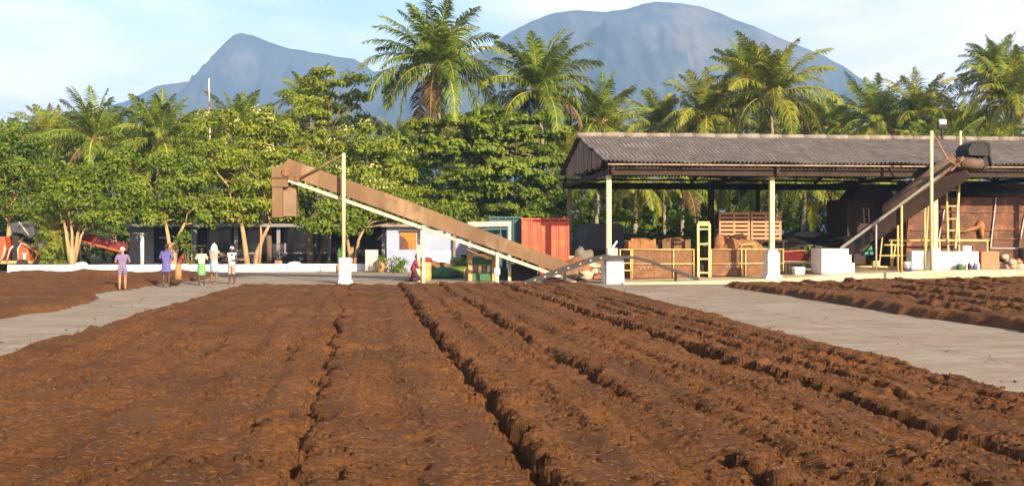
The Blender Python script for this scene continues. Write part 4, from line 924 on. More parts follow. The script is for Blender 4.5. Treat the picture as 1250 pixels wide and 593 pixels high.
for i in range(22):
    px = rnd.uniform(1220, 1247); Y = rnd.uniform(46.3, 47.4); lvl = rnd.choice([0,0,1,2]); r = rnd.uniform(.13, .22); q = W(px, 320, Y)
    m = MB(); m.blob((q.x, Y, slab_z(q.x) + r*.6 + lvl*.22), (r*1.2, r, r*.75), i, 8, 6, .25)
    small('stone', 'pale broken stone in the rubble pile beside the terracotta box', 'stone', m, 'stone' if i % 3 else 'clay', 0, 'rubble stones by the tank')
q = W(1251, 318, 46.8); m = MB(); m.lathe((q.x, 46.8, slab_z(q.x)), [(.3,0),(.31,.3),(.3,.6),(.31,.9),(.28,1.0)], 18); small('black_drum', 'black upright drum at the right edge behind the stones', 'drum', m, 'black')

# ------------------------------------------------------------------ the long brown conveyor
Y0, Y1 = 47.55, 48.65
def PZ(px, py, Y=Y0): q = W(px, py, Y); return (q.x, q.z)
root = thing('long_conveyor', 'long brown belt conveyor climbing leftwards over the yard', 'conveyor', W(700, 345, 48))
poly = [PZ(352,193.5), PZ(372,201), PZ(500,246), PZ(600,284.5), PZ(690,318.5), PZ(714,336), PZ(700,340.5), PZ(640,317), PZ(366,219.5), PZ(346,214), PZ(344,204)]
m = MB(); m.prism(poly, Y0, Y0 + .03); m.prism([(x, z) for x, z in poly], Y1 - .03, Y1); m.build('side_panel', MT['trough'], root)
seam = MB()
for px in (430, 497, 560, 616, 662):
    t0 = 193.5 + (px - 352)*.3685; q0, q1 = W(px, t0 + 1.5, Y0 - .012), W(px - 6, t0 + 27, Y0 - .012); seam.bar(q0, q1, .035, .03)
seam.build('panel_seams', MT['trough_grey'], root)
lo0, lo1 = W(352, 220, Y0), W(703, 344.5, Y0)
for yy in (Y0 - .06, Y1 + .06):
    m = MB(); m.bar((lo0.x, yy, lo0.z), (lo1.x, yy, lo1.z), .10, .15); m.build('side_channel', MT['steel_cream'], root)
m = MB(); b0, b1 = W(362, 218, 48.1), W(704, 340, 48.1); dz = Vector((0,0,.10))
m.bar((b0.x, 48.1, b0.z) if False else b0 + dz, b1 + dz, 1.0, .05); m.build('belt', MT['black'], root)
m = MB(); m.bar(b0 - dz*1.6, b1 - dz*1.6, .9, .04); m.build('return_belt', MT['black'], root)
m = MB()
for i in range(24):
    t = (i + .5)/24; q = b0.lerp(b1, t) - dz*.7; m.tube([q + Vector((0,-.56,0)), q + Vector((0,.56,0))], .055, 8)
m.build('idler_rollers', MT['dark'], root)
for q in (W(352, 212, 48.1), W(700, 338, 48.1)):
    m = MB(); m.tube([q + Vector((0,-.5,0)), q + Vector((0,.5,0))], .24, 16); m.build('end_drum', MT['dark'], root)
# discharge hood and chute
a = W(332, 204, Y0); c = W(352, 228, Y0)
m = MB(); m.prism([PZ(331.5,204), PZ(344,203), PZ(352,209), PZ(352,228.5), PZ(331.5,228.5)], Y0 - .05, Y1 + .05); m.build('head_hood', MT['trough'], root, .02)
m = MB(); m.prism([PZ(331,216.5), PZ(361,216.5), PZ(361,218), PZ(331,218)], Y0 - .09, Y1 + .09); m.build('hood_flange', MT['rust_dark'], root)
m = MB(); m.prism([PZ(332,229), PZ(345,229), PZ(345,265.5), PZ(332,265.5)], Y0 - .02, Y1); m.build('discharge_chute', MT['trough'], root, .01)
m = MB(); m.prism([PZ(345.3,226,Y0+.4), PZ(362,226,Y0+.4), PZ(362,264,Y0+.4), PZ(345.3,264,Y0+.4)], Y0 + .25, Y1); m.build('discharge_chute', MT['trough_grey'], root, .01)
m = MB(); q = W(349.5, 210, Y0 - .06); m.tube([q + Vector((0,.05,0)), q + Vector((0,-.06,0))], .22, 16); m.box(W(358,219,Y0 - .1), (.5,.1,.16), (0, R(20), 0)); m.box(W(363,218,Y0 - .12), (.22,.12,.26)); m.build('drive_motor', MT['rust'], root, .02)
for px, yt, yb, Yp in ((517, 276, 345, 47.4), (607, 308, 345, 47.4), (622, 316, 338, 48.8), (511, 272, 341, 48.8)):
    m = MB(); q0, q1 = W(px, yt, Yp), W(px, yb, Yp); m.box2((q0.x - .075, Yp - .05, 0), (q0.x + .075, Yp + .05, q0.z)); m.build('leg', MT['steel_cream'], root, .01)
m = MB(); q = W(607, 331, 47.3); m.box(q, (.25,.12,.32)); m.build('switch_box', MT['plastic_white'], root, .01)
m = MB(); m.bar(W(570,304,47.36), W(596,316,47.36), .18, .06); m.bar(W(586,310,47.33), W(600,316,47.33), .22, .05); m.build('splice_plate', MT['trough'], root)
# pillar with mast that carries the head
Yp = 47.0; q = W(420, 345, Yp)
root = thing('mast_pillar', 'whitewashed pillar with tall cream mast holding up the long conveyor', 'mast', (q.x, Yp, 0))
m = MB(); xa, xb = WX(414, Yp), WX(428.5, Yp); zt = WZ(314.5, Yp, 420)
m.box2((xa, Yp - .28, .2), (xb, Yp + .3, zt)); m.prism([(xa - .05, -.02), (xb + .12, -.02), (xb + .02, .197), (xa + .0, .197)], Yp - .34, Yp + .34); m.build('pillar', MT['white'], root, .03)
m = MB(); q = W(419.5, 187, Yp); m.tube([(q.x, Yp, zt), (q.x, Yp, q.z)], .085, 10); m.build('mast_pole', MT['cream'], root)
m = MB(); m.tube([W(418,189,Yp), W(362,220,47.45)], .042, 8); m.build('stay', MT['trough'], root)

# arched chain conveyor across the shed post block
path = [(638,347.5),(650,343),(668,336.5),(690,328.5),(712,321),(730,315.5),(744,313.8),(760,313.8),(776,314.5),(790,318),(806,323.5),(826,331),(842,337),(853,341)]
Yc = 45.0; pts = [W(px, py, Yc) for px, py in path]
root = thing('chain_conveyor', 'black arched chain conveyor laid across the white post block', 'chain conveyor', (pts[0].x, Yc, 0))
for dy in (0, .32):
    m = MB()
    for p, q in zip(pts[:-1], pts[1:]): m.bar(p + Vector((0,dy,0)), q + Vector((0,dy,0)), .05, .24 if p.x < pts[6].x else .13)
    m.build('side_rail', MT['black'], root)
k = 0
for p, q in zip(pts[:-1], pts[1:]):
    n = max(1, int((q - p).length/.22))
    for i in range(n):
        r_ = p.lerp(q, (i + .5)/n)
        m = MB(); m.box(r_ + Vector((0,.16,0)), (.09,.27,.05))
        if p.x < pts[6].x and k % 2 == 0: m.box(r_ + Vector((0,-.035,.01)), (.10,.02,.05), (0, -.35, 0), 1)
        m.build('flight', [MT['black'], MT['rail_grey']], root); k += 1
for i in (1, 3, 11):
    m = MB(); q = pts[i]; m.box2((q.x - .04, Yc + .06, 0), (q.x + .04, Yc + .26, q.z - .06)); m.build('support_leg', MT['dark'], root)

# ------------------------------------------------------------------ containers, frame, truck, rubble behind the conveyor
def ribbed_box(name, label, cat, px0, px1, ytop, Y, depth, mat, ribs, rows=2):
    a, c = W(px0, 330, Y), W(px1, ytop, Y); root = thing(name, label, cat, ((a.x + c.x)/2, Y, 0)); H = c.z; w = (c.x - a.x)/ribs
    m = MB(); m.box2((a.x, Y + .06, .12), (c.x, Y + depth, H - .05)); m.build('body', MT[mat], root)
    m = MB()
    for i in range(ribs):
        for r in range(rows):
            z0_, z1_ = .16 + (H - .2)*r/rows, .16 + (H - .2)*(r + 1)/rows - .02
            n = 3
            for j in range(n): m.box2((a.x + i*w + .05 + j*(w - .06)/n, Y + .015 + .03*(j % 2), z0_), (a.x + i*w + .05 + (j + 1)*(w - .06)/n - .003, Y + .057, z1_))
    m.build('front_panel', MT[mat], root)
    m = MB()
    for i in range(ribs + 1): m.box2((a.x + i*w - .03, Y - .03, .1), (a.x + i*w + .03, Y + .012, H))
    m.build('ribs', MT[mat], root)
    m = MB(); m.box2((a.x - .05, Y - .04, H + .003), (c.x + .05, Y + depth, H + .09)); m.build('roof', MT[mat], root)
    return root
ribbed_box('ribbed_container', 'orange red ribbed steel container behind the foot of the conveyor', 'container', 637.5, 694, 268.5, 50.3, 2.4, 'red_steel', 5)
ribbed_box('ribbed_container', 'dark teal container partly hidden by the conveyor beside the red one', 'container', 598, 636.5, 266.5, 50.9, 2.4, 'teal', 4)
root = thing('gate_frame', 'pale blue grey steel frame standing before the teal container', 'frame', W(600, 335, 50.45)); Y = 50.45
for px in (573, 622):
    m = MB(); q = W(px, 273, Y); m.box2((q.x - .07, Y - .07, 0), (q.x + .07, Y + .07, q.z - .15)); m.build('upright', MT['grey'], root)
m = MB(); m.bar(W(571,274,Y), W(624,273,Y), .2, .26); m.build('lintel', MT['grey'], root)
m = MB(); m.bar(W(574,280,Y), W(620,279,Y), .05, .1); m.bar(W(611,277,Y), W(611,289,Y), .06, .06); m.build('crossbar', MT['teal'], root)
# slate truck
Y = 55.0; a, c = W(714, 308, Y), W(742, 273, Y); root = thing('covered_truck', 'truck back under slate grey canvas behind the first shed post', 'truck', ((a.x + c.x)/2, Y, 0))
m = MB(); m.prism([(a.x + .05, 1.35), (c.x + .9, 1.35), (c.x + .9, c.z - .12), (c.x + .7, c.z), (a.x + .45, c.z), (a.x + .18, c.z - .25), (a.x + .0, 2.0)], Y, Y + 4.2); m.build('canvas_cover', MT['slate'], root, .08)
m = MB(); m.box2((a.x + .1, Y - .05, 1.0), (c.x + .85, Y + 4.2, 1.34)); m.box2((a.x + .2, Y - .02, 1.36), (c.x + .6, Y - .004, 1.46)); m.build('bed', MT['dark'], root, .02)
for dx in (.35, 1.9):
    for dy in (.6, 3.4):
        m = MB(); m.tube([(a.x + dx - .13, Y + dy, .5), (a.x + dx + .13, Y + dy, .5)], .5, 18); m.build('wheel', MT['black'], root)
for i, (px, py, r, Y, lab) in enumerate([(711,308,.55,52.5,'tallest grey fibre clump behind the arched chain conveyor'), (706,322,.5,52.2,'low grey fibre clump at the conveyor foot'), (718,326,.45,51.6,'grey fibre clump next to the pale rocks')]):
    q = W(px, py, Y); m = MB(); m.blob((q.x, Y, q.z*.55), (r, r*.8, q.z*.6), i + 50, 20, 14, .22); small('fibre_clump', lab, 'fibre clump', m, 'grey_stuff')
for i, (px, py, r, Y, lab) in enumerate([(696,318,.30,51,'pale rock on top of the heap at the conveyor foot'), (722,325,.32,50,'pale rock behind the arched chain left of the white block'), (715,335,.34,49.2,'flat pale rock at the foot of the rubble heap'), (727,331,.2,49.3,'small rock beside the white post block')]):
    q = W(px, py, Y); m = MB(); m.blob((q.x, Y, max(q.z, r*.5)), (r*1.3, r, r*.7), i + 70, 10, 7, .25); small('rock', lab, 'rock', m, 'stone')
q = W(712, 338, 50); m = MB(); m.blob((q.x, 50.6, .1), (1.4,1.3,.95), 81, 26, 14, .15, flat=-.12); small('rubble_heap', 'brown heap of rubble between conveyor foot and white post block', 'heap', m, 'coir')

# ------------------------------------------------------------------ hut, green machine and clutter in the middle
Y = 62.0; a, c = W(472, 325, Y), W(553, 277, Y)
root = thing('blue_hut', 'pale lavender blue hut with orange window board behind the kneeling worker', 'hut', ((a.x + c.x)/2, Y, 0))
m = MB(); m.box2((a.x, Y, .0), (c.x, Y + 4, c.z)); m.build('wall', MT['lavender'], root)
m = MB(); m.box2((WX(516,Y), Y - .03, .1), (c.x - .05, Y - .003, WZ(306,Y,530))); m.build('whitewashed_dado', MT['white'], root)
m = MB(); m.box2((a.x - .35, Y - .5, c.z + .003), (c.x + 1.6, Y + 4.3, c.z + .16)); m.build('roof', MT['roof'], root)
m = MB(); m.box2((WX(488,Y), Y - .06, WZ(304,Y,495)), (WX(508,Y), Y - .004, WZ(284,Y,495))); m.build('window_board', MT['orange_cloth'], root)
m = MB(); zz = lambda py: WZ(py, Y, 495)
m.add([(WX(488,Y), Y - .064, zz(304)), (WX(499,Y), Y - .064, zz(304)), (WX(498.5,Y), Y - .064, zz(297)), (WX(495,Y), Y - .064, zz(291)), (WX(488,Y), Y - .064, zz(287))], [(0,1,2,3,4)]); m.build('painted_patch', MT['rust_dark'], root)
m = MB(); m.box2((WX(487,Y), Y - .08, WZ(283.8,Y,495)), (WX(509,Y), Y - .004, WZ(281.5,Y,495))); m.build('window_lintel', MT['dark_wood'], root)
Y = 63.2; a, c = W(555, 325, Y), W(582, 282, Y); root = thing('mauve_wall', 'mauve plastered wall right of the blue hut, dappled with leaf shade', 'wall', ((a.x + c.x)/2, Y, 0))
m = MB(); m.box2((a.x, Y, 0), (c.x, Y + .25, c.z)); m.build('wall', MT['lavender'], root); m = MB(); m.box2((WX(563,Y), Y - .05, WZ(318,Y,565)), (WX(573,Y), Y - .003, WZ(311,Y,565))); m.build('vent', MT['glass'], root)
m = MB(); m.box2((WX(552.5,62.3), 61.7, 0), (WX(555.5,62.3), 61.95, WZ(284,62,553))); small('brown_post', 'brown timber post at the right corner of the blue hut', 'post', m, 'wood')
# green machine on yellow frame
Y = 49.05; z_ = lambda py: WZ(py, Y, 590); x_ = lambda px: WX(px, Y)
root = thing('green_machine', 'green topped machine in a yellow frame under the long conveyor', 'machine', (x_(590), Y, 0))
for px in (574, 603):
    for dy in (0, 1.1): m = MB(); m.box2((x_(px) - .10, Y + dy - .08, 0), (x_(px) + .10, Y + dy + .08, z_(305))); m.build('frame_post', MT['tan'], root, .01)
m = MB(); m.box2((x_(576), Y - .05, z_(312.5)), (x_(602), Y + .05, z_(309.5))); m.box2((x_(576), Y - .05, z_(307)), (x_(602), Y + .04, z_(305.5))); m.build('cross_beam', MT['yellow'], root)
m = MB(); m.prism([(x_(577), z_(323)), (x_(602), z_(323)), (x_(602.5), z_(317)), (x_(600), z_(314)), (x_(580), z_(314)), (x_(577), z_(317))], Y + .08, Y + 1.2); m.build('hood', MT['green_paint'], root, .04)
for k, px in enumerate((581, 586, 591, 597)):
    m = MB(); m.tube([(x_(px), Y + .3, z_(333)), (x_(px) + .03, Y + .3, z_(324))], .09, 10); m.build('roller', MT['clay' if k % 2 == 0 else 'plastic_white'], root)
m = MB(); m.box2((x_(576.5), Y + .05, 0), (x_(601), Y + 1.1, z_(333.5))); m.build('base', MT['green_paint'], root, .03)
Y = 52.5
m = MB(); q = W(541, 334, Y); m.blob((q.x, Y, .22), (.85,.6,.36), 91, 22, 12, .08, flat=-.2); small('green_tarp_bundle', 'low green tarp bundle on the ground right of the tan drum', 'tarp bundle', m, 'green_paint')
m = MB(); q = W(531, 328, 53.5); m.blob((q.x, 53.5, .35), (.8,.5,.5), 92, 18, 10, .2, flat=-.34); small('brown_sack', 'rust brown sack behind the green tarp bundle', 'sack', m, 'rust')
m = MB(); q = W(558, 333, 53); m.blob((q.x, 53, .25), (.7,.5,.36), 93, 18, 10, .2, flat=-.24); small('olive_sack', 'olive sack lying between the green bundle and the machine', 'sack', m, 'leaf_dark')
m = MB(); q = W(568, 332, 52.6); m.lathe((q.x, 52.6, 0), [(.12,0),(.13,.3),(.1,.45),(.04,.52)], 12); small('yellow_can', 'yellow can beside the left leg of the green machine', 'can', m, 'yellow')
q = W(518, 343, 48.0); root = thing('drum', 'tan drum with a maroon cloth on top beside the kneeling worker', 'drum', (WX(520,49.4), 49.4, 0)); q = Vector((WX(519,49.4), 49.4, 0))
m = MB(); m.lathe(q, [(.30,.0),(.31,.3),(.30,.6),(.31,.9),(.30,.93)], 20); m.build('body', MT['tan'], root)
MT['maroon'] = M('maroon cloth', (.22,.025,.045), (.15,.016,.03), .9, 5, .3)
m = MB(); m.blob(q + Vector((0,0,1.0)), (.36,.34,.18), 95, 16, 9, .14, flat=-.07); m.build('cloth_bundle', MT['maroon'], root)
m = MB(); q = W(640, 330, 49.6); m.box((q.x, 49.5, .4), (1.4,.8,.8)); m.box((q.x + .1, 49.5, .85), (.9,.6,.1)); small('dark_crate', 'dark crate in the shade under the lower end of the long conveyor', 'crate', m, 'dark', .04)
# appliance, pots beside the hut
q = W(453, 328, 62.2); root = thing('old_cooler', 'stained white cooler cabinet at the end of the white kerb', 'cooler', (q.x, 62.2, 0))
MT['stained'] = M('stained white enamel', (.62,.56,.47), (.35,.29,.22), .7, 3, .2, spots=(.12,.09,.06), spot_scale=3, spot_amt=.8)
m = MB(); m.box2((WX(446,62.2), 62.0, .05), (WX(461.5,62.2), 62.7, WZ(305,62.2,450))); m.build('cabinet', MT['stained'], root, .03)
m = MB(); m.box2((WX(448,62.2), 61.955, WZ(322,62.2,450)), (WX(459.5,62.2), 61.995, WZ(308,62.2,450))); m.build('door', MT['stained'], root, .01)
q = W(466, 330, 61.5); m = MB(); m.lathe((q.x, 61.5, 0), [(.25,0),(.32,.4),(.3,.8),(.22,.86)], 14); small('clay_jar', 'tan clay jar between the cooler cabinet and the blue hut', 'jar', m, 'tan')
for px, lab in ((337, 'slim terracotta pot standing behind the white kerb, left of the pair'), (341.5, 'wider terracotta pot standing behind the white kerb, right of the pair')):
    q = W(px, 323, 64.4); m = MB(); m.lathe((q.x, 64.4, 0), [(.12 if px > 340 else .08, 0),(.17 if px > 340 else .1,.4),(.15 if px > 340 else .09,.62),(.1,.66)], 12); small('clay_pot', lab, 'pot', m, 'clay')
for k, px in enumerate((413.5, 417)):
    q = W(px, 318, 60); root = thing('cactus', ['short potted cactus just left of the white mast pillar', 'taller potted cactus touching the white mast pillar'][k], 'cactus', (q.x, 60, 0))
    m = MB(); m.lathe((q.x, 60, 0), [(.15,0),(.2,.45),(.2,.5)], 10); m.build('pot', MT['clay'], root)
    m = MB(); m.tube([(q.x, 60, .5), (q.x + .02, 60, WZ(303 - 2*k, 60, px))], [.08,.06], 8); m.tube([(q.x, 60, .9), (q.x + .12*(1 - 2*k), 60, 1.05), (q.x + .13*(1 - 2*k), 60, 1.4)], [.05,.05,.04], 6); m.build('stem', MT['green_paint'], root)

# ------------------------------------------------------------------ white kerb, left building, machines
kb = MB(); Y = 63.3; xa, xb = WX(9, Y), WX(458, Y); n = 60
for i in range(n):
    x0_, x1_ = xa + (xb - xa)*i/n, xa + (xb - xa)*(i + 1)/n; z0_, z1_ = [.46 + .05*float(fbm(np.array([x*.5]), np.array([0.]), 5, 3)[0] - .5) for x in (x0_, x1_)]
    kb.add([(x0_,Y,-.03),(x1_,Y,-.03),(x1_,Y,z1_),(x0_,Y,z0_),(x0_,Y+.3,-.03),(x1_,Y+.3,-.03),(x1_,Y+.3,z1_),(x0_,Y+.3,z0_)], [(0,1,2,3),(5,4,7,6),(3,2,6,7)] + ([(0,3,7,4)] if i == 0 else []) + ([(1,5,6,2)] if i == n - 1 else []))
tag(kb.build('white_kerb', MT['white']), 'long low whitewashed kerb wall in front of the left trees', 'kerb wall')
for i, (px, lab) in enumerate(((100, 'white chalky stone on the kerb below the pale forked trunk'), (360, 'white chalky stone on the kerb left of the mast pillar'))):
    q = W(px, 322.5, 63.45); m = MB(); m.blob((q.x, 63.45, .5), (.4,.13,.12), i, 12, 7, .2); small('white_stone', lab, 'stone', m, 'white')
Y = 73.0; root = thing('veranda_building', 'low dark veranda building behind the shade trees', 'building', (WX(320,Y), Y, 0))
xa, xb = WX(158, Y), WX(470, Y); zt = WZ(277, Y, 300)
m = MB(); m.box2((xa, Y + 2.2, 0), (xb, Y + 2.5, zt)); m.build('dark_back_wall', MT['dark_wall'], root)
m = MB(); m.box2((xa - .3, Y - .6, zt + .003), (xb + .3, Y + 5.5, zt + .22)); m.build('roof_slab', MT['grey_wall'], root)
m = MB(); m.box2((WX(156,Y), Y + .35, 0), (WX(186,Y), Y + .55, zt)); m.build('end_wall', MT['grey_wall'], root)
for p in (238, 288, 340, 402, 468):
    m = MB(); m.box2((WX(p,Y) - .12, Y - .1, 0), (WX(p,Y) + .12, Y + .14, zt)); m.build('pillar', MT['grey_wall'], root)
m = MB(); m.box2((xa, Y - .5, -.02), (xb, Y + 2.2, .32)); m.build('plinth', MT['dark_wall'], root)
for p0_, p1_ in ((349, 376), (387, 400), (255, 280), (300, 330)):
    f = MB(); z0_, z1_ = 1.0, 2.7; a, c = WX(p0_, Y + 2.1), WX(p1_, Y + 2.1)
    f.box2((a - .12, Y + 2.1, z0_ - .12), (a, Y + 2.19, z1_ + .12)); f.box2((c, Y + 2.1, z0_ - .12), (c + .12, Y + 2.19, z1_ + .12)); f.box2((a + .002, Y + 2.1, z1_), (c - .002, Y + 2.19, z1_ + .12)); f.box2((a + .002, Y + 2.1, z0_ - .12), (c - .002, Y + 2.19, z0_))
    w = f.build('window', MT['grey_wall'], root); g_ = MB(); g_.box2((a + .002, Y + 2.15, z0_ + .002), (c - .002, Y + 2.197, z1_ - .002)); g_.build('pane', MT['glass'], w)
pole('slim white post standing behind the kerb left of the men', 173.5, 326, 284, 66.3, .12, 'white', name='white_post')
pole('slim grey pipe post in front of the dark veranda', 234, 324, 278, 70, .05, 'rail_grey', name='pipe_post')
m = MB(); m.tube([W(233,300,70), W(252,300,70)], .04, 6); m.tube([W(194,290,70), W(208,290,70)], .05, 6); small('hanging_rail', 'thin pale rail between the trunks before the dark veranda', 'rail', m, 'rail_grey')
# bicycle-like clutter as motorbike parked under veranda
q = W(262, 324, 68.5); root = thing('motorbike', 'dark motorbike parked behind the kerb beyond the two men', 'motorbike', (q.x, 68.5, 0))
for dx in (-.62, .62):
    m = MB(); m.tube([(q.x + dx + .3*math.cos(k*math.pi/8), 68.5, .32 + .3*math.sin(k*math.pi/8)) for k in range(17)], .055, 6); m.build('wheel', MT['black'], root)
m = MB(); m.tube([(q.x - .62, 68.5, .32), (q.x - .3, 68.5, .6), (q.x + .3, 68.5, .75), (q.x + .5, 68.5, .95)], .06, 6); m.tube([(q.x + .62, 68.5, .32), (q.x + .5, 68.5, 1.0)], .035, 6); m.box((q.x, 68.5, .42), (.4,.22,.3)); m.build('frame', MT['dark'], root)
m = MB(); m.blob((q.x + .15, 68.5, .82), (.28,.14,.13), 2, 12, 8, .05); m.build('fuel_tank', MT['slate'], root)
m = MB(); m.box((q.x - .3, 68.5, .80), (.6,.22,.1)); m.build('saddle', MT['black'], root, .03)
m = MB(); m.tube([(q.x + .46, 68.2, 1.06), (q.x + .5, 68.5, 1.0), (q.x + .46, 68.8, 1.06)], .025, 6); m.build('handlebar', MT['rail_grey'], root)

# red lattice conveyor under the trees
Y = 67.0; P_ = lambda px, py, y=Y: W(px, py, y)
root = thing('red_conveyor', 'dark red inclined conveyor with lattice sides under the left trees', 'conveyor', W(110, 325, Y))
def pz(px, py): q = W(px, py, Y); return (q.x, q.z)
for yy in (Y, Y + 1.1):
    m = MB(); m.prism([pz(92,282), pz(152,298), pz(149,307), pz(92,292)], yy, yy + .05); m.build('side_panel', MT['shaded_red_paint'], root)
m = MB(); m.prism([pz(70,270), pz(90,270), pz(92,292), pz(72,288)], Y - .05, Y + 1.2); m.build('head_box', MT['shaded_red_paint'], root, .03)
m = MB()
for px in range(100, 146, 7): m.bar(W(px, 283 + (px - 92)*.27, Y + .02), W(px - 1, 269 + (px - 100)*.33, Y + .02), .05, .04)
for k in range(4): m.bar(W(100, 271 + k*3.8, Y), W(143, 284 + k*3.6, Y), .045, .04)
m.build('lattice', MT['wood'], root)
m = MB(); m.bar(W(90,288,Y + .55), W(150,304,Y + .55), 1.0, .06); m.build('belt', MT['black'], root)
m = MB(); m.bar(W(95,293,Y - .05), W(150,307.5,Y - .05), .08, .12); m.build('side_channel', MT['orange_paint'], root)
for px, yt in ((98, 293), (145, 305)):
    for dy in (0, 1.1): m = MB(); q = W(px, yt, Y + dy); m.tube([(q.x, Y + dy, 0), (q.x, Y + dy, q.z)], .06, 8); m.build('leg', MT['dark'], root)
# orange loader at the left edge
Y = 66.0; x_ = lambda px: WX(px, Y); z_ = lambda py: WZ(py, Y, 20)
root = thing('orange_loader', 'orange red loader machine with black hood at the left edge', 'loader', (x_(18), Y, 0))
m = MB(); m.prism([(x_(-25), z_(288)), (x_(5), z_(289)), (x_(8), z_(305)), (x_(2), z_(318)), (x_(-25), z_(318))], Y, Y + 1.5); m.build('engine_body', MT['orange_paint'], root, .06)
m = MB(); m.prism([(x_(22), z_(303)), (x_(26), z_(299)), (x_(34), z_(301)), (x_(37), z_(318)), (x_(21), z_(318))], Y - .1, Y + 1.4); m.build('fender', MT['orange_paint'], root, .06)
m = MB(); m.prism([(x_(-25), z_(322)), (x_(40), z_(322)), (x_(38), z_(318.2)), (x_(-25), z_(318.2))], Y - .15, Y + 1.6); m.build('chassis', MT['tan'], root, .03)
m = MB(); m.prism([(x_(12), z_(273)), (x_(22), z_(270.5)), (x_(34), z_(270)), (x_(42), z_(273)), (x_(43), z_(288)), (x_(36), z_(292)), (x_(28), z_(286)), (x_(14), z_(284))], Y - .1, Y + 1.5); m.build('hood', MT['slate'], root, .12)
m = MB(); m.box2((x_(12), Y + .3, z_(318)), (x_(21), Y + 1.2, z_(285))); m.build('cab', MT['dark'], root, .05)
m = MB(); m.tube([W(23,271,Y - .15), W(35,287,Y - .15)], .05, 6); m.tube([W(8,320,Y - .2), W(12,305,Y - .2), W(16,300,Y - .2)], .06, 8); m.tube([W(0,320,Y - .2), W(5,310,Y - .2), W(6,300,Y - .2)], .07, 8); m.tube([W(22,318,Y - .2), W(22,303,Y - .2), W(26,297,Y - .2), W(33,299,Y - .2)], .06, 8); m.build('guard_tube', MT['rail_grey'], root)
m = MB(); m.bar(W(24,294,Y - .1), W(50,310,Y - .1), .3, .14); m.bar(W(48,308,Y - .1), W(55,321,Y - .1), .2, .12); m.bar(W(47,310,Y - .1), W(42,321,Y - .1), .2, .1); m.build('loader_arm', MT['rust'], root)
m = MB(); q = W(30, 313, Y - .14); m.box(q, (.14,.03,.42)); m.box(q + Vector((0,0,.19)), (.26,.03,.06)); m.build('white_decal', MT['plastic_white'], root)
for px in (-12, 29):
    for dy in (-.15, 1.65): m = MB(); m.tube([(x_(px), Y + dy - .14, .38), (x_(px), Y + dy + .14, .38)], .38, 18); m.build('wheel', MT['black'], root)
# thin mast
root = thing('radio_mast', 'thin red and white radio mast above the left trees', 'mast', (WX(257,90), 90, 0)); zt = WZ(96, 90, 257)
for i in range(8):
    m = MB(); z0_, z1_ = zt*i/8, zt*(i + 1)/8; m.tube([(WX(259,90) - .14*i/8*2, 90, z0_), (WX(259,90) - .14*(i + 1)/8*2, 90, z1_)], [.13 - .012*i, .12 - .012*i], 8); m.build('mast_section', MT['plastic_white' if i % 2 == 1 else 'clay'], root)
m = MB(); q = W(257, 130, 90); m.bar(q + Vector((-.35,0,0)), q + Vector((.35,0,0)), .05, .05); m.build('cross_arm', MT['clay'], root)

# ------------------------------------------------------------------ people
def skin(verts, edges, radii, sub=2, root=0):
    me = bpy.data.meshes.new('tmp'); me.from_pydata([tuple(v) for v in verts], edges, []); o = bpy.data.objects.new('tmp', me); C.objects.link(o)
    o.modifiers.new('Skin', 'SKIN')
    if not me.skin_vertices: raise RuntimeError('no skin layer')
    for i, r in enumerate(radii):
        sv = me.skin_vertices[0].data[i]; sv.radius = r if hasattr(r, '__len__') else (r, r); sv.use_root = (i == root)
    o.modifiers['Skin'].use_smooth_shade = True
    s = o.modifiers.new('Sub', 'SUBSURF'); s.levels = sub; s.render_levels = sub
    bpy.context.view_layer.update(); dg = bpy.context.evaluated_depsgraph_get()
    ev = o.evaluated_get(dg).to_mesh(); vs = [v.co.copy() for v in ev.vertices]; fs = [list(p.vertices) for p in ev.polygons]
    o.evaluated_get(dg).to_mesh_clear(); bpy.data.objects.remove(o); bpy.data.meshes.remove(me)
    return vs, fs
SK = lambda n, c: M(n, c, tuple(x*.8 for x in c), .6, 8, .1)
MT['skin'] = SK('brown skin', (.17,.08,.045)); MT['skin_dark'] = SK('dark brown skin', (.075,.035,.022)); MT['skin_tan'] = SK('tan skin', (.32,.16,.09))
MT['hair'] = M('black hair', (.012,.010,.010), (.008,.007,.007), .6, 20, .3)
def cloth(n, c, c2=None, sc=6): MT[n] = M(n, c, c2 or tuple(x*.75 for x in c), .9, sc, .35, 18)
cloth('purple_cloth', (.17,.125,.235)); cloth('blue_violet_cloth', (.105,.09,.29)); cloth('cream_cloth', (.50,.37,.32)); cloth('green_cloth', (.06,.25,.075), (.16,.28,.12), 2.5)
cloth('beige_cloth', (.42,.32,.27)); cloth('skyblue_cloth', (.18,.31,.37), (.30,.38,.40), 3); cloth('white_cloth', (.74,.70,.68)); cloth('grey_cloth', (.30,.23,.19)); cloth('rust_cloth', (.20,.045,.02)); cloth('tan_cloth', (.38,.19,.08)); cloth('dark_cloth', (.06,.018,.02))
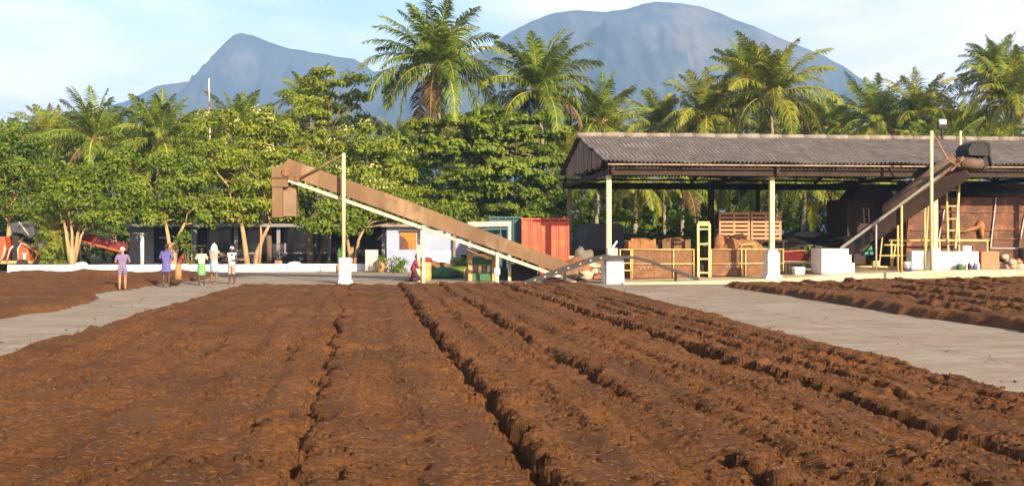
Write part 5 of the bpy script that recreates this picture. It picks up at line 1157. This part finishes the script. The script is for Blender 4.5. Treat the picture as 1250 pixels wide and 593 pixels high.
def person(label, px, pyfoot, hpx, face, skinm, top, bottom, kind='shorts', lean=0.0, arms='front', head='hair', stance=.10, sleeve=.55, hem=.50, kneel=False):
    gpt = G(px, pyfoot); H = hpx*gpt.y*0.985/F; k = H/1.66
    root = thing('person', label, 'person', gpt)
    Q = Euler((0, 0, face)).to_matrix()
    def T(p):                                        # figure space (faces +y) -> place
        v = Vector(p); 
        if v.z > .9: 
            a = -lean; y, z = v.y, v.z - .9; v = Vector((v.x, y*math.cos(a) - z*math.sin(a), .9 + y*math.sin(a) + z*math.cos(a)))
        return gpt + Q @ (v*k)
    J = {'pel': (0,0,.92), 'spi': (0,-.005,1.08), 'che': (0,0,1.25), 'nk': (0,-.01,1.40), 'nk2': (0,.005,1.47)}
    if arms == 'front': el, wr = (.27,.02,1.10), (.16,.22,1.08)
    elif arms == 'down': el, wr = (.24,-.03,1.10), (.25,.05,.86)
    elif arms == 'akimbo': el, wr = (.34,-.04,1.12), (.22,.12,1.0)
    elif arms == 'back': el, wr = (.27,-.10,1.10), (.08,-.17,.98)
    else: el, wr = (.28,.12,1.20), (.26,.42,1.18)
    verts = []; edges = []; rad = []; idx = {}
    def add(n, p, r, par=None):
        idx[n] = len(verts); verts.append(Vector(p)); rad.append(r)
        if par is not None: edges.append((idx[par], idx[n]))
    add('pel', J['pel'], (.135,.10)); add('spi', J['spi'], (.125,.09), 'pel'); add('che', J['che'], (.155,.10), 'spi'); add('nk', J['nk'], (.075,.065), 'che'); add('nk2', J['nk2'], (.05,.052), 'nk')
    add('jaw', (0,.03,1.525), (.062,.07), 'nk2'); add('hd', (0,.01,1.59), (.078,.092), 'jaw'); add('cr', (0,.0,1.635), (.055,.062), 'hd')
    for s in (-1, 1):
        n = 'r' if s > 0 else 'l'; st = stance*s; fo = .06*s
        add('sh' + n, (.165*s, -.005, 1.355), .062, 'che'); add('el' + n, (el[0]*s, el[1], el[2]), .041, 'sh' + n); add('wr' + n, (wr[0]*s, wr[1], wr[2]), .028, 'el' + n)
        hd = (Vector(wr) - Vector(el)).normalized(); hp = Vector(wr) + hd*.06; add('pa' + n, (hp.x*s, hp.y, hp.z), (.036,.02), 'wr' + n)
        add('hi' + n, (.085*s, 0, .86), .088, 'pel'); add('kn' + n, (st, .02 + fo*.3, .47), .055, 'hi' + n); add('ca' + n, (st, -.015 + fo*.3, .34), .056, 'kn' + n); add('an' + n, (st*1.05, -.02 + fo*.5, .08), .035, 'ca' + n); add('to' + n, (st*1.15, .12 + fo*.5, .03), (.042,.026), 'an' + n)
    bv, bf = skin([T(v) for v in verts], edges, [((r, r) if not hasattr(r, '__len__') else r) and tuple(x*k for x in (r if hasattr(r, '__len__') else (r, r))) for r in rad], 2)
    mb = MB(); mb.add(bv, bf, 0, True)
    for s in (-1, 1):                                # five fingers on each hand
        hd = (Vector(wr) - Vector(el)).normalized(); hd.x *= s; w0 = Vector((wr[0]*s, wr[1], wr[2])); sx = hd.cross(Vector((0,0,1))).normalized(); dn = sx.cross(hd).normalized()
        for j, (o, l) in enumerate(((-.026,.062), (-.009,.075), (.009,.07), (.026,.055))):
            b_ = w0 + hd*.085 + sx*o; mb.tube([T(b_), T(b_ + hd*l*.55 - dn*.008), T(b_ + hd*l - dn*.035)], [.0095*k, .009*k, .006*k], 6)
        tb = w0 + hd*.035 + sx*.03*s; mb.tube([T(tb), T(tb + sx*.03*s + hd*.02), T(tb + sx*.035*s + hd*.055 - dn*.015)], [.012*k, .011*k, .007*k], 6)
    hc = Vector((0,.01,1.575))                      # nose, ears, brow, lips
    mb.tube([T(hc + Vector((0,.085,.02))), T(hc + Vector((0,.108,-.012))), T(hc + Vector((0,.088,-.02)))], [.010*k,.016*k,.010*k], 6)
    for s in (-1, 1): mb.blob(T(hc + Vector((.082*s,-.005,.0))), (.012*k,.02*k,.03*k), 1, 8, 6, .1)
    mb.tube([T(hc + Vector((-.024,.082,-.045))), T(hc + Vector((0,.092,-.045))), T(hc + Vector((.024,.082,-.045)))], [.005*k,.009*k,.005*k], 6)
    mb.build('body', MT[skinm], root)
    ey = MB()
    for s in (-1, 1): ey.blob(T(hc + Vector((.032*s,.078,.014))), (.013*k,.011*k,.009*k), 2, 8, 6, 0)
    ey.build('eyes', MT['hair'], root)
    # shirt follows the torso and upper arms
    sv = []; se = []; sr = []
    def sa(p, r, par=None):
        sv.append(T(p)); sr.append(tuple(x*k for x in r))
        if par is not None: se.append((par, len(sv) - 1))
        return len(sv) - 1
    zb = .80 if kind != 'skirt' else .90
    a0 = sa((0,0,1.10), (.158,.122)); a1 = sa((0,0,zb), (.172,.135), a0); a2 = sa((0,0,1.26), (.178,.125), a0); a3 = sa((0,-.008,1.395), (.095,.082), a2); 
    for s in (-1, 1):
        b0 = sa((.175*s,-.005,1.36), (.076,.076), a2); e = Vector((.165,-.005,1.355)).lerp(Vector(el), min(1, sleeve)); b1 = sa((e.x*s, e.y, e.z), (.064,.064), b0)
        if sleeve > 1: e = Vector(el).lerp(Vector(wr), sleeve - 1); sa((e.x*s, e.y, e.z), (.046,.046), b1)
    v_, f_ = skin(sv, se, sr, 2); m = MB(); m.add(v_, f_, 0, True); m.build('shirt', MT[top], root)
    if kind == 'shorts':
        sv.clear(); se.clear(); sr.clear()
        a0 = sa((0,0,.90), (.160,.125)); sa((0,0,.97), (.150,.115), a0)
        for s in (-1, 1):
            b0 = sa((.088*s,0,.83), (.108,.108), a0); sa((stance*s, .015, hem), (.092,.092), b0)
        v_, f_ = skin(sv, se, sr, 2); m = MB(); m.add(v_, f_, 0, True); m.build('shorts', MT[bottom], root)
    else:
        m = MB(); n = 28; rings = []
        for z, rx, ry in ((.98,.145,.115), (.88,.175,.14), (.75,.185,.15), (.6,.185,.155), (hem,.19,.165), (hem,.175,.15)):
            rings.append([T((rx*(1 + .05*math.sin(j*2*math.pi/n*5 + z*4)*(1 - z))*math.cos(j*2*math.pi/n), ry*(1 + .09*math.sin(j*2*math.pi/n*6 + z*3)*(1.1 - z))*math.sin(j*2*math.pi/n), z)) for j in range(n)])
        m.add([p for r in rings for p in r], [(i*n + j, i*n + (j+1) % n, (i+1)*n + (j+1) % n, (i+1)*n + j) for i in range(len(rings) - 1) for j in range(n)], 0, True); m.build('lungi', MT[bottom], root)
    hb = MB()
    if head in ('hair', 'cap'):
        hm = 'hair' if head == 'hair' else 'white_cloth'
        vs = []; fs = []; nu, nv = 16, 8
        for i in range(nv + 1):
            th = math.pi*.60*i/nv
            for j in range(nu):
                a_ = 2*math.pi*j/nu; fr = max(0, math.sin(a_)); tt = th*(1 - .28*fr)
                vs.append(T(hc + Vector((.095*math.sin(tt)*math.cos(a_), -.012 + .112*math.sin(tt)*math.sin(a_), .015 + .108*math.cos(tt)))))
        for i in range(nv):
            for j in range(nu): fs.append((i*nu + j, (i+1)*nu + j, (i+1)*nu + (j+1) % nu, i*nu + (j+1) % nu))
        hb.add(vs, fs, 0, True); hb.build('hair' if head == 'hair' else 'cap', MT[hm], root)
    else:
        vs = []; fs = []; nu, nv = 20, 12
        for i in range(nv + 1):
            t = i/nv; zc = .115 - .32*t; r = .02 + .105*math.sin(min(1, t*1.7)*math.pi/2) + (.055*(t - .6) if t > .6 else 0)
            for j in range(nu):
                a_ = 2*math.pi*j/nu; fr = max(0, math.sin(a_))**3
                rr = r*(1 + .06*math.sin(5*a_ + i)); vs.append(T(hc + Vector((rr*math.cos(a_), -.015 + rr*1.08*math.sin(a_)*(1 - .18*fr*(t > .25)), zc))))
        for i in range(nv):
            for j in range(nu):
                a_ = 2*math.pi*(j + .5)/nu
                if math.sin(a_) > .75 and .28 < (i + .5)/nv < .62: continue
                fs.append((i*nu + j, (i+1)*nu + j, (i+1)*nu + (j+1) % nu, i*nu + (j+1) % nu))
        hb.add(vs, fs, 0, True); hb.build('headcloth', MT['white_cloth'], root)
    return root, T, k
person('person in purple shirt and purple shorts with white cap, leftmost on the path', 149.5, 354.5, 51, .25, 'skin_tan', 'purple_cloth', 'purple_cloth', arms='front', head='cap', sleeve=.8, hem=.60)
person('person in blue violet shirt with dark hair standing on the path', 203, 350.5, 51, -.2, 'skin_dark', 'blue_violet_cloth', 'blue_violet_cloth', kind='skirt', arms='front', sleeve=1.0, hem=.60)
person('stooping person in rust red top and tan lungi behind the one in blue violet', 217.5, 347, 42, -1.3, 'skin_dark', 'rust_cloth', 'tan_cloth', kind='skirt', lean=.45, arms='reach', hem=.2)
person('person in cream shirt and green lungi with arms folded in front', 246, 348.5, 45, .1, 'skin_dark', 'cream_cloth', 'green_cloth', kind='skirt', arms='front', sleeve=.8, hem=.45, lean=.06)
r5, T5, k5 = person('person with white headcloth, beige shirt and sky blue lungi', 261.5, 347, 49, -.5, 'skin', 'beige_cloth', 'skyblue_cloth', kind='skirt', arms='reach', head='cloth', hem=.5)
person('person in white vest and grey shorts facing the yard, rightmost of the group', 283, 347, 45, 2.8, 'skin_dark', 'white_cloth', 'grey_cloth', arms='front', head='cap', sleeve=.25, hem=.42)
m = MB(); a = T5((.22,.46,1.17)); m.tube([T5((-.1,.40,1.16)), T5((.95,.62,1.0))], .018, 8); q1 = T5((.95,.62,1.0)); m.blob(q1, (.16,.05,.03), 4, 10, 6, .1)
tag(m.build('wooden_rake', MT['wood']), 'short wooden rake held out by the person with the headcloth', 'rake')
q = G(213, 348.5); m = MB(); m.lathe((q.x, q.y, .0), [(.15,.0),(.26,.18),(.28,.26),(.24,.26),(.14,.06)], 18); small('round_basket', 'dark round basket on the path at the feet of the stooping person', 'basket', m, 'dark_wood')
# kneeling worker in maroon
g0 = G(505, 343.5); root = thing('person', 'person in maroon shawl kneeling on the ground beside the tan drum', 'person', g0)
k = 1.0; D = lambda x, y, z: g0 + Vector((x, y, z))
vv = [D(-.05,0,.42), D(-.02,0,.60), D(.06,0,.82), D(.12,0,.98), D(.15,0,1.06), D(.19,0,1.13), D(.18,0,1.21), D(.17,0,1.26)]
ee = [(i, i + 1) for i in range(7)]; rr = [(.16,.13),(.14,.11),(.15,.11),(.075,.07),(.05,.05),(.064,.07),(.082,.09),(.055,.06)]
def addv(p, r, par): vv.append(p); rr.append((r, r)); ee.append((par, len(vv) - 1)); return len(vv) - 1
for s in (-1, 1):
    a_ = addv(D(.10,.17*s,.93), .06, 2); b_ = addv(D(.22,.22*s,.68), .042, a_); c_ = addv(D(.42,.12*s,.70), .03, b_); addv(D(.50,.09*s,.72), .03, c_)
    h_ = addv(D(0,.10*s,.36), .10, 0); n_ = addv(D(.32,.13*s,.12), .075, h_); f_ = addv(D(-.12,.14*s,.07), .06, n_); addv(D(-.34,.14*s,.06), .04, f_)
v_, f_ = skin(vv, ee, rr, 2); m = MB(); m.add(v_, f_, 0, True)
for s in (-1, 1):
    for j in range(4): b_ = D(.52, .07*s + .018*(j - 1.5), .72); m.tube([b_, b_ + Vector((.05,0,-.005)), b_ + Vector((.07,0,-.04))], [.0095,.009,.006], 6)
    m.tube([D(.47,.06*s,.74), D(.50,.04*s,.77), D(.54,.04*s,.77)], [.012,.011,.007], 6)
m.tube([D(.27,0,1.22), D(.30,0,1.18), D(.27,0,1.17)], [.01,.016,.01], 6)
m.build('body', MT['skin_dark'], root)
m = MB()
for s in (-1, 1): m.blob(D(.255,.032*s,1.215), (.011,.013,.009), 2, 8, 6, 0)
m.build('eyes', MT['plastic_white'], root)
sv = [D(-.05,0,.46), D(-.02,0,.62), D(.06,0,.84), D(.11,0,.98), D(.14,0,1.07)]; se = [(0,1),(1,2),(2,3),(3,4)]; sr = [(.20,.17),(.185,.15),(.185,.15),(.12,.11),(.085,.085)]
for s in (-1, 1): sv += [D(.10,.18*s,.93), D(.20,.23*s,.70)]; i = len(sv) - 2; se += [(2, i), (i, i + 1)]; sr += [(.08,.08), (.07,.07)]
v_, f_ = skin(sv, se, sr, 2); m = MB(); m.add(v_, f_, 0, True); m.build('shawl', MT['maroon'], root)
m = MB(); m.blob(D(.155,0,1.205), (.11,.105,.125), 6, 14, 9, .03); m.build('headscarf', MT['maroon'], root)
sv = [D(-.05,0,.42), D(.02,.1,.36), D(.32,.13,.13), D(-.15,.13,.09), D(-.40,.13,.08), D(.02,-.1,.36), D(.32,-.13,.13), D(-.15,-.13,.09), D(-.40,-.13,.08)]; se = [(0,1),(1,2),(2,3),(3,4),(0,5),(5,6),(6,7),(7,8)]; sr = [(.19,.17),(.14,.14),(.12,.12),(.11,.09),(.10,.07),(.14,.14),(.12,.12),(.11,.09),(.10,.07)]
v_, f_ = skin(sv, se, sr, 2); m = MB(); m.add(v_, f_, 0, True); m.build('skirt', MT['dark_cloth'], root)

# ------------------------------------------------------------------ air
HZ = bpy.data.meshes.new('haze'); b = MB(); b.box2((-3600, -400, -21.5), (3600, 4300, 640)); haze = b.build('haze', [])
tag(haze, 'pale blue haze filling the air out to the mountains', 'haze', kind='stuff')
m, nt, N, L = new_mat('air'); out = N('ShaderNodeOutputMaterial'); pv = N('ShaderNodeVolumePrincipled')
pv.inputs['Color'].default_value = (.36,.60,1.0,1); pv.inputs['Density'].default_value = 3.0e-4; pv.inputs['Anisotropy'].default_value = 0.0
L(pv.outputs[0], out.inputs['Volume']); haze.data.materials.append(m)

# ------------------------------------------------------------------ light, sky, camera
SUN_EL, SUN_SIDE = R(21.5), R(31)                     # sun behind the camera, off to the right
fw = Vector((sy_, cy_, 0)); rt = Vector((cy_, -sy_, 0))
hz = (-fw*math.cos(SUN_SIDE) + rt*math.sin(SUN_SIDE)).normalized(); to_sun = hz*math.cos(SUN_EL) + Vector((0,0,math.sin(SUN_EL)))
sl = bpy.data.lights.new('Sun', 'SUN'); sl.energy = 5.0; sl.angle = R(.53); sl.color = (1.0,.83,.575)
so = bpy.data.objects.new('Sun', sl); C.objects.link(so); so.rotation_euler = to_sun.to_track_quat('Z', 'Y').to_euler(); so.location = (20, -20, 40)
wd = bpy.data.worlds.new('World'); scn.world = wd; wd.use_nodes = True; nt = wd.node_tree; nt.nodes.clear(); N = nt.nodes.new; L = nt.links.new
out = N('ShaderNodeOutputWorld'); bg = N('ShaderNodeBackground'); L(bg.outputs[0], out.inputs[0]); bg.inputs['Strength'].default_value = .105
sk = N('ShaderNodeTexSky'); sk.sky_type = 'NISHITA'; sk.sun_disc = False; sk.sun_elevation = SUN_EL; sk.sun_rotation = math.atan2(to_sun.x, to_sun.y); sk.dust_density = 1.5
tc = N('ShaderNodeTexCoord'); mp = N('ShaderNodeMapping'); mp.inputs['Scale'].default_value = (1.7, 1.7, 5.5); mp.inputs['Location'].default_value = (.35, .1, .2); L(tc.outputs['Generated'], mp.inputs[0])
n1 = N('ShaderNodeTexNoise'); n1.inputs['Scale'].default_value = 1.6; n1.inputs['Detail'].default_value = 7; n1.inputs['Roughness'].default_value = .55; L(mp.outputs[0], n1.inputs['Vector'])
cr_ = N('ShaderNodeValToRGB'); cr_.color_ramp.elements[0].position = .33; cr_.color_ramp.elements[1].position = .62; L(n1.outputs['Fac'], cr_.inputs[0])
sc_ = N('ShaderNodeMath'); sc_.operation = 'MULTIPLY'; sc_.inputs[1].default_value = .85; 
sx_ = N('ShaderNodeSeparateXYZ'); L(tc.outputs['Generated'], sx_.inputs[0]); mr = N('ShaderNodeMapRange'); mr.inputs['From Min'].default_value = .28; mr.inputs['From Max'].default_value = .6; mr.inputs['To Min'].default_value = 1; mr.inputs['To Max'].default_value = .08; L(sx_.outputs['Z'], mr.inputs['Value'])  # clouds thinned overhead, out of view, to lower the fill light
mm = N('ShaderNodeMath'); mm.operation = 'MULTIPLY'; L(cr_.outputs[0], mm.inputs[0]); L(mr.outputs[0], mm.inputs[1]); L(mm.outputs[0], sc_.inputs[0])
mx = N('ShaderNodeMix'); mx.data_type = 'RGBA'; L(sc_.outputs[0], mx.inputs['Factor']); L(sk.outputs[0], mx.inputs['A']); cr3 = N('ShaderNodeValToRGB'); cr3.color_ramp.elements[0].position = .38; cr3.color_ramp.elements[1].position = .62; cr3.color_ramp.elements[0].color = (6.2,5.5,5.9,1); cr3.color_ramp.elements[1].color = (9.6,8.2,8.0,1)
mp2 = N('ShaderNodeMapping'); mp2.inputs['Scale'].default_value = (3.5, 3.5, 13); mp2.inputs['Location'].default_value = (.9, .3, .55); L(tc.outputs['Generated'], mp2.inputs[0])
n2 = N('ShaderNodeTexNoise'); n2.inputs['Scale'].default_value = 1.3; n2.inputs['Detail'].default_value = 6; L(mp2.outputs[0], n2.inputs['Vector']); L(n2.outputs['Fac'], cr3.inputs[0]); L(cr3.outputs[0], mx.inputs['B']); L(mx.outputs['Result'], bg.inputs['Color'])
cam = bpy.data.cameras.new('Camera'); co = bpy.data.objects.new('Camera', cam); C.objects.link(co); scn.camera = co
co.location = (0, 0, CAMH); co.rotation_euler = (R(90), 0, -YAW); cam.sensor_width = 36; cam.lens = 36*F/1250; cam.shift_y = -(296.5 - HY)/1250; cam.clip_end = 20000; cam.clip_start = .1
scn.view_settings.view_transform = 'Standard'; scn.view_settings.look = 'None'; scn.view_settings.gamma = 1; scn.view_settings.exposure = 1.36
scn.render.resolution_x = 1024; scn.render.resolution_y = 485
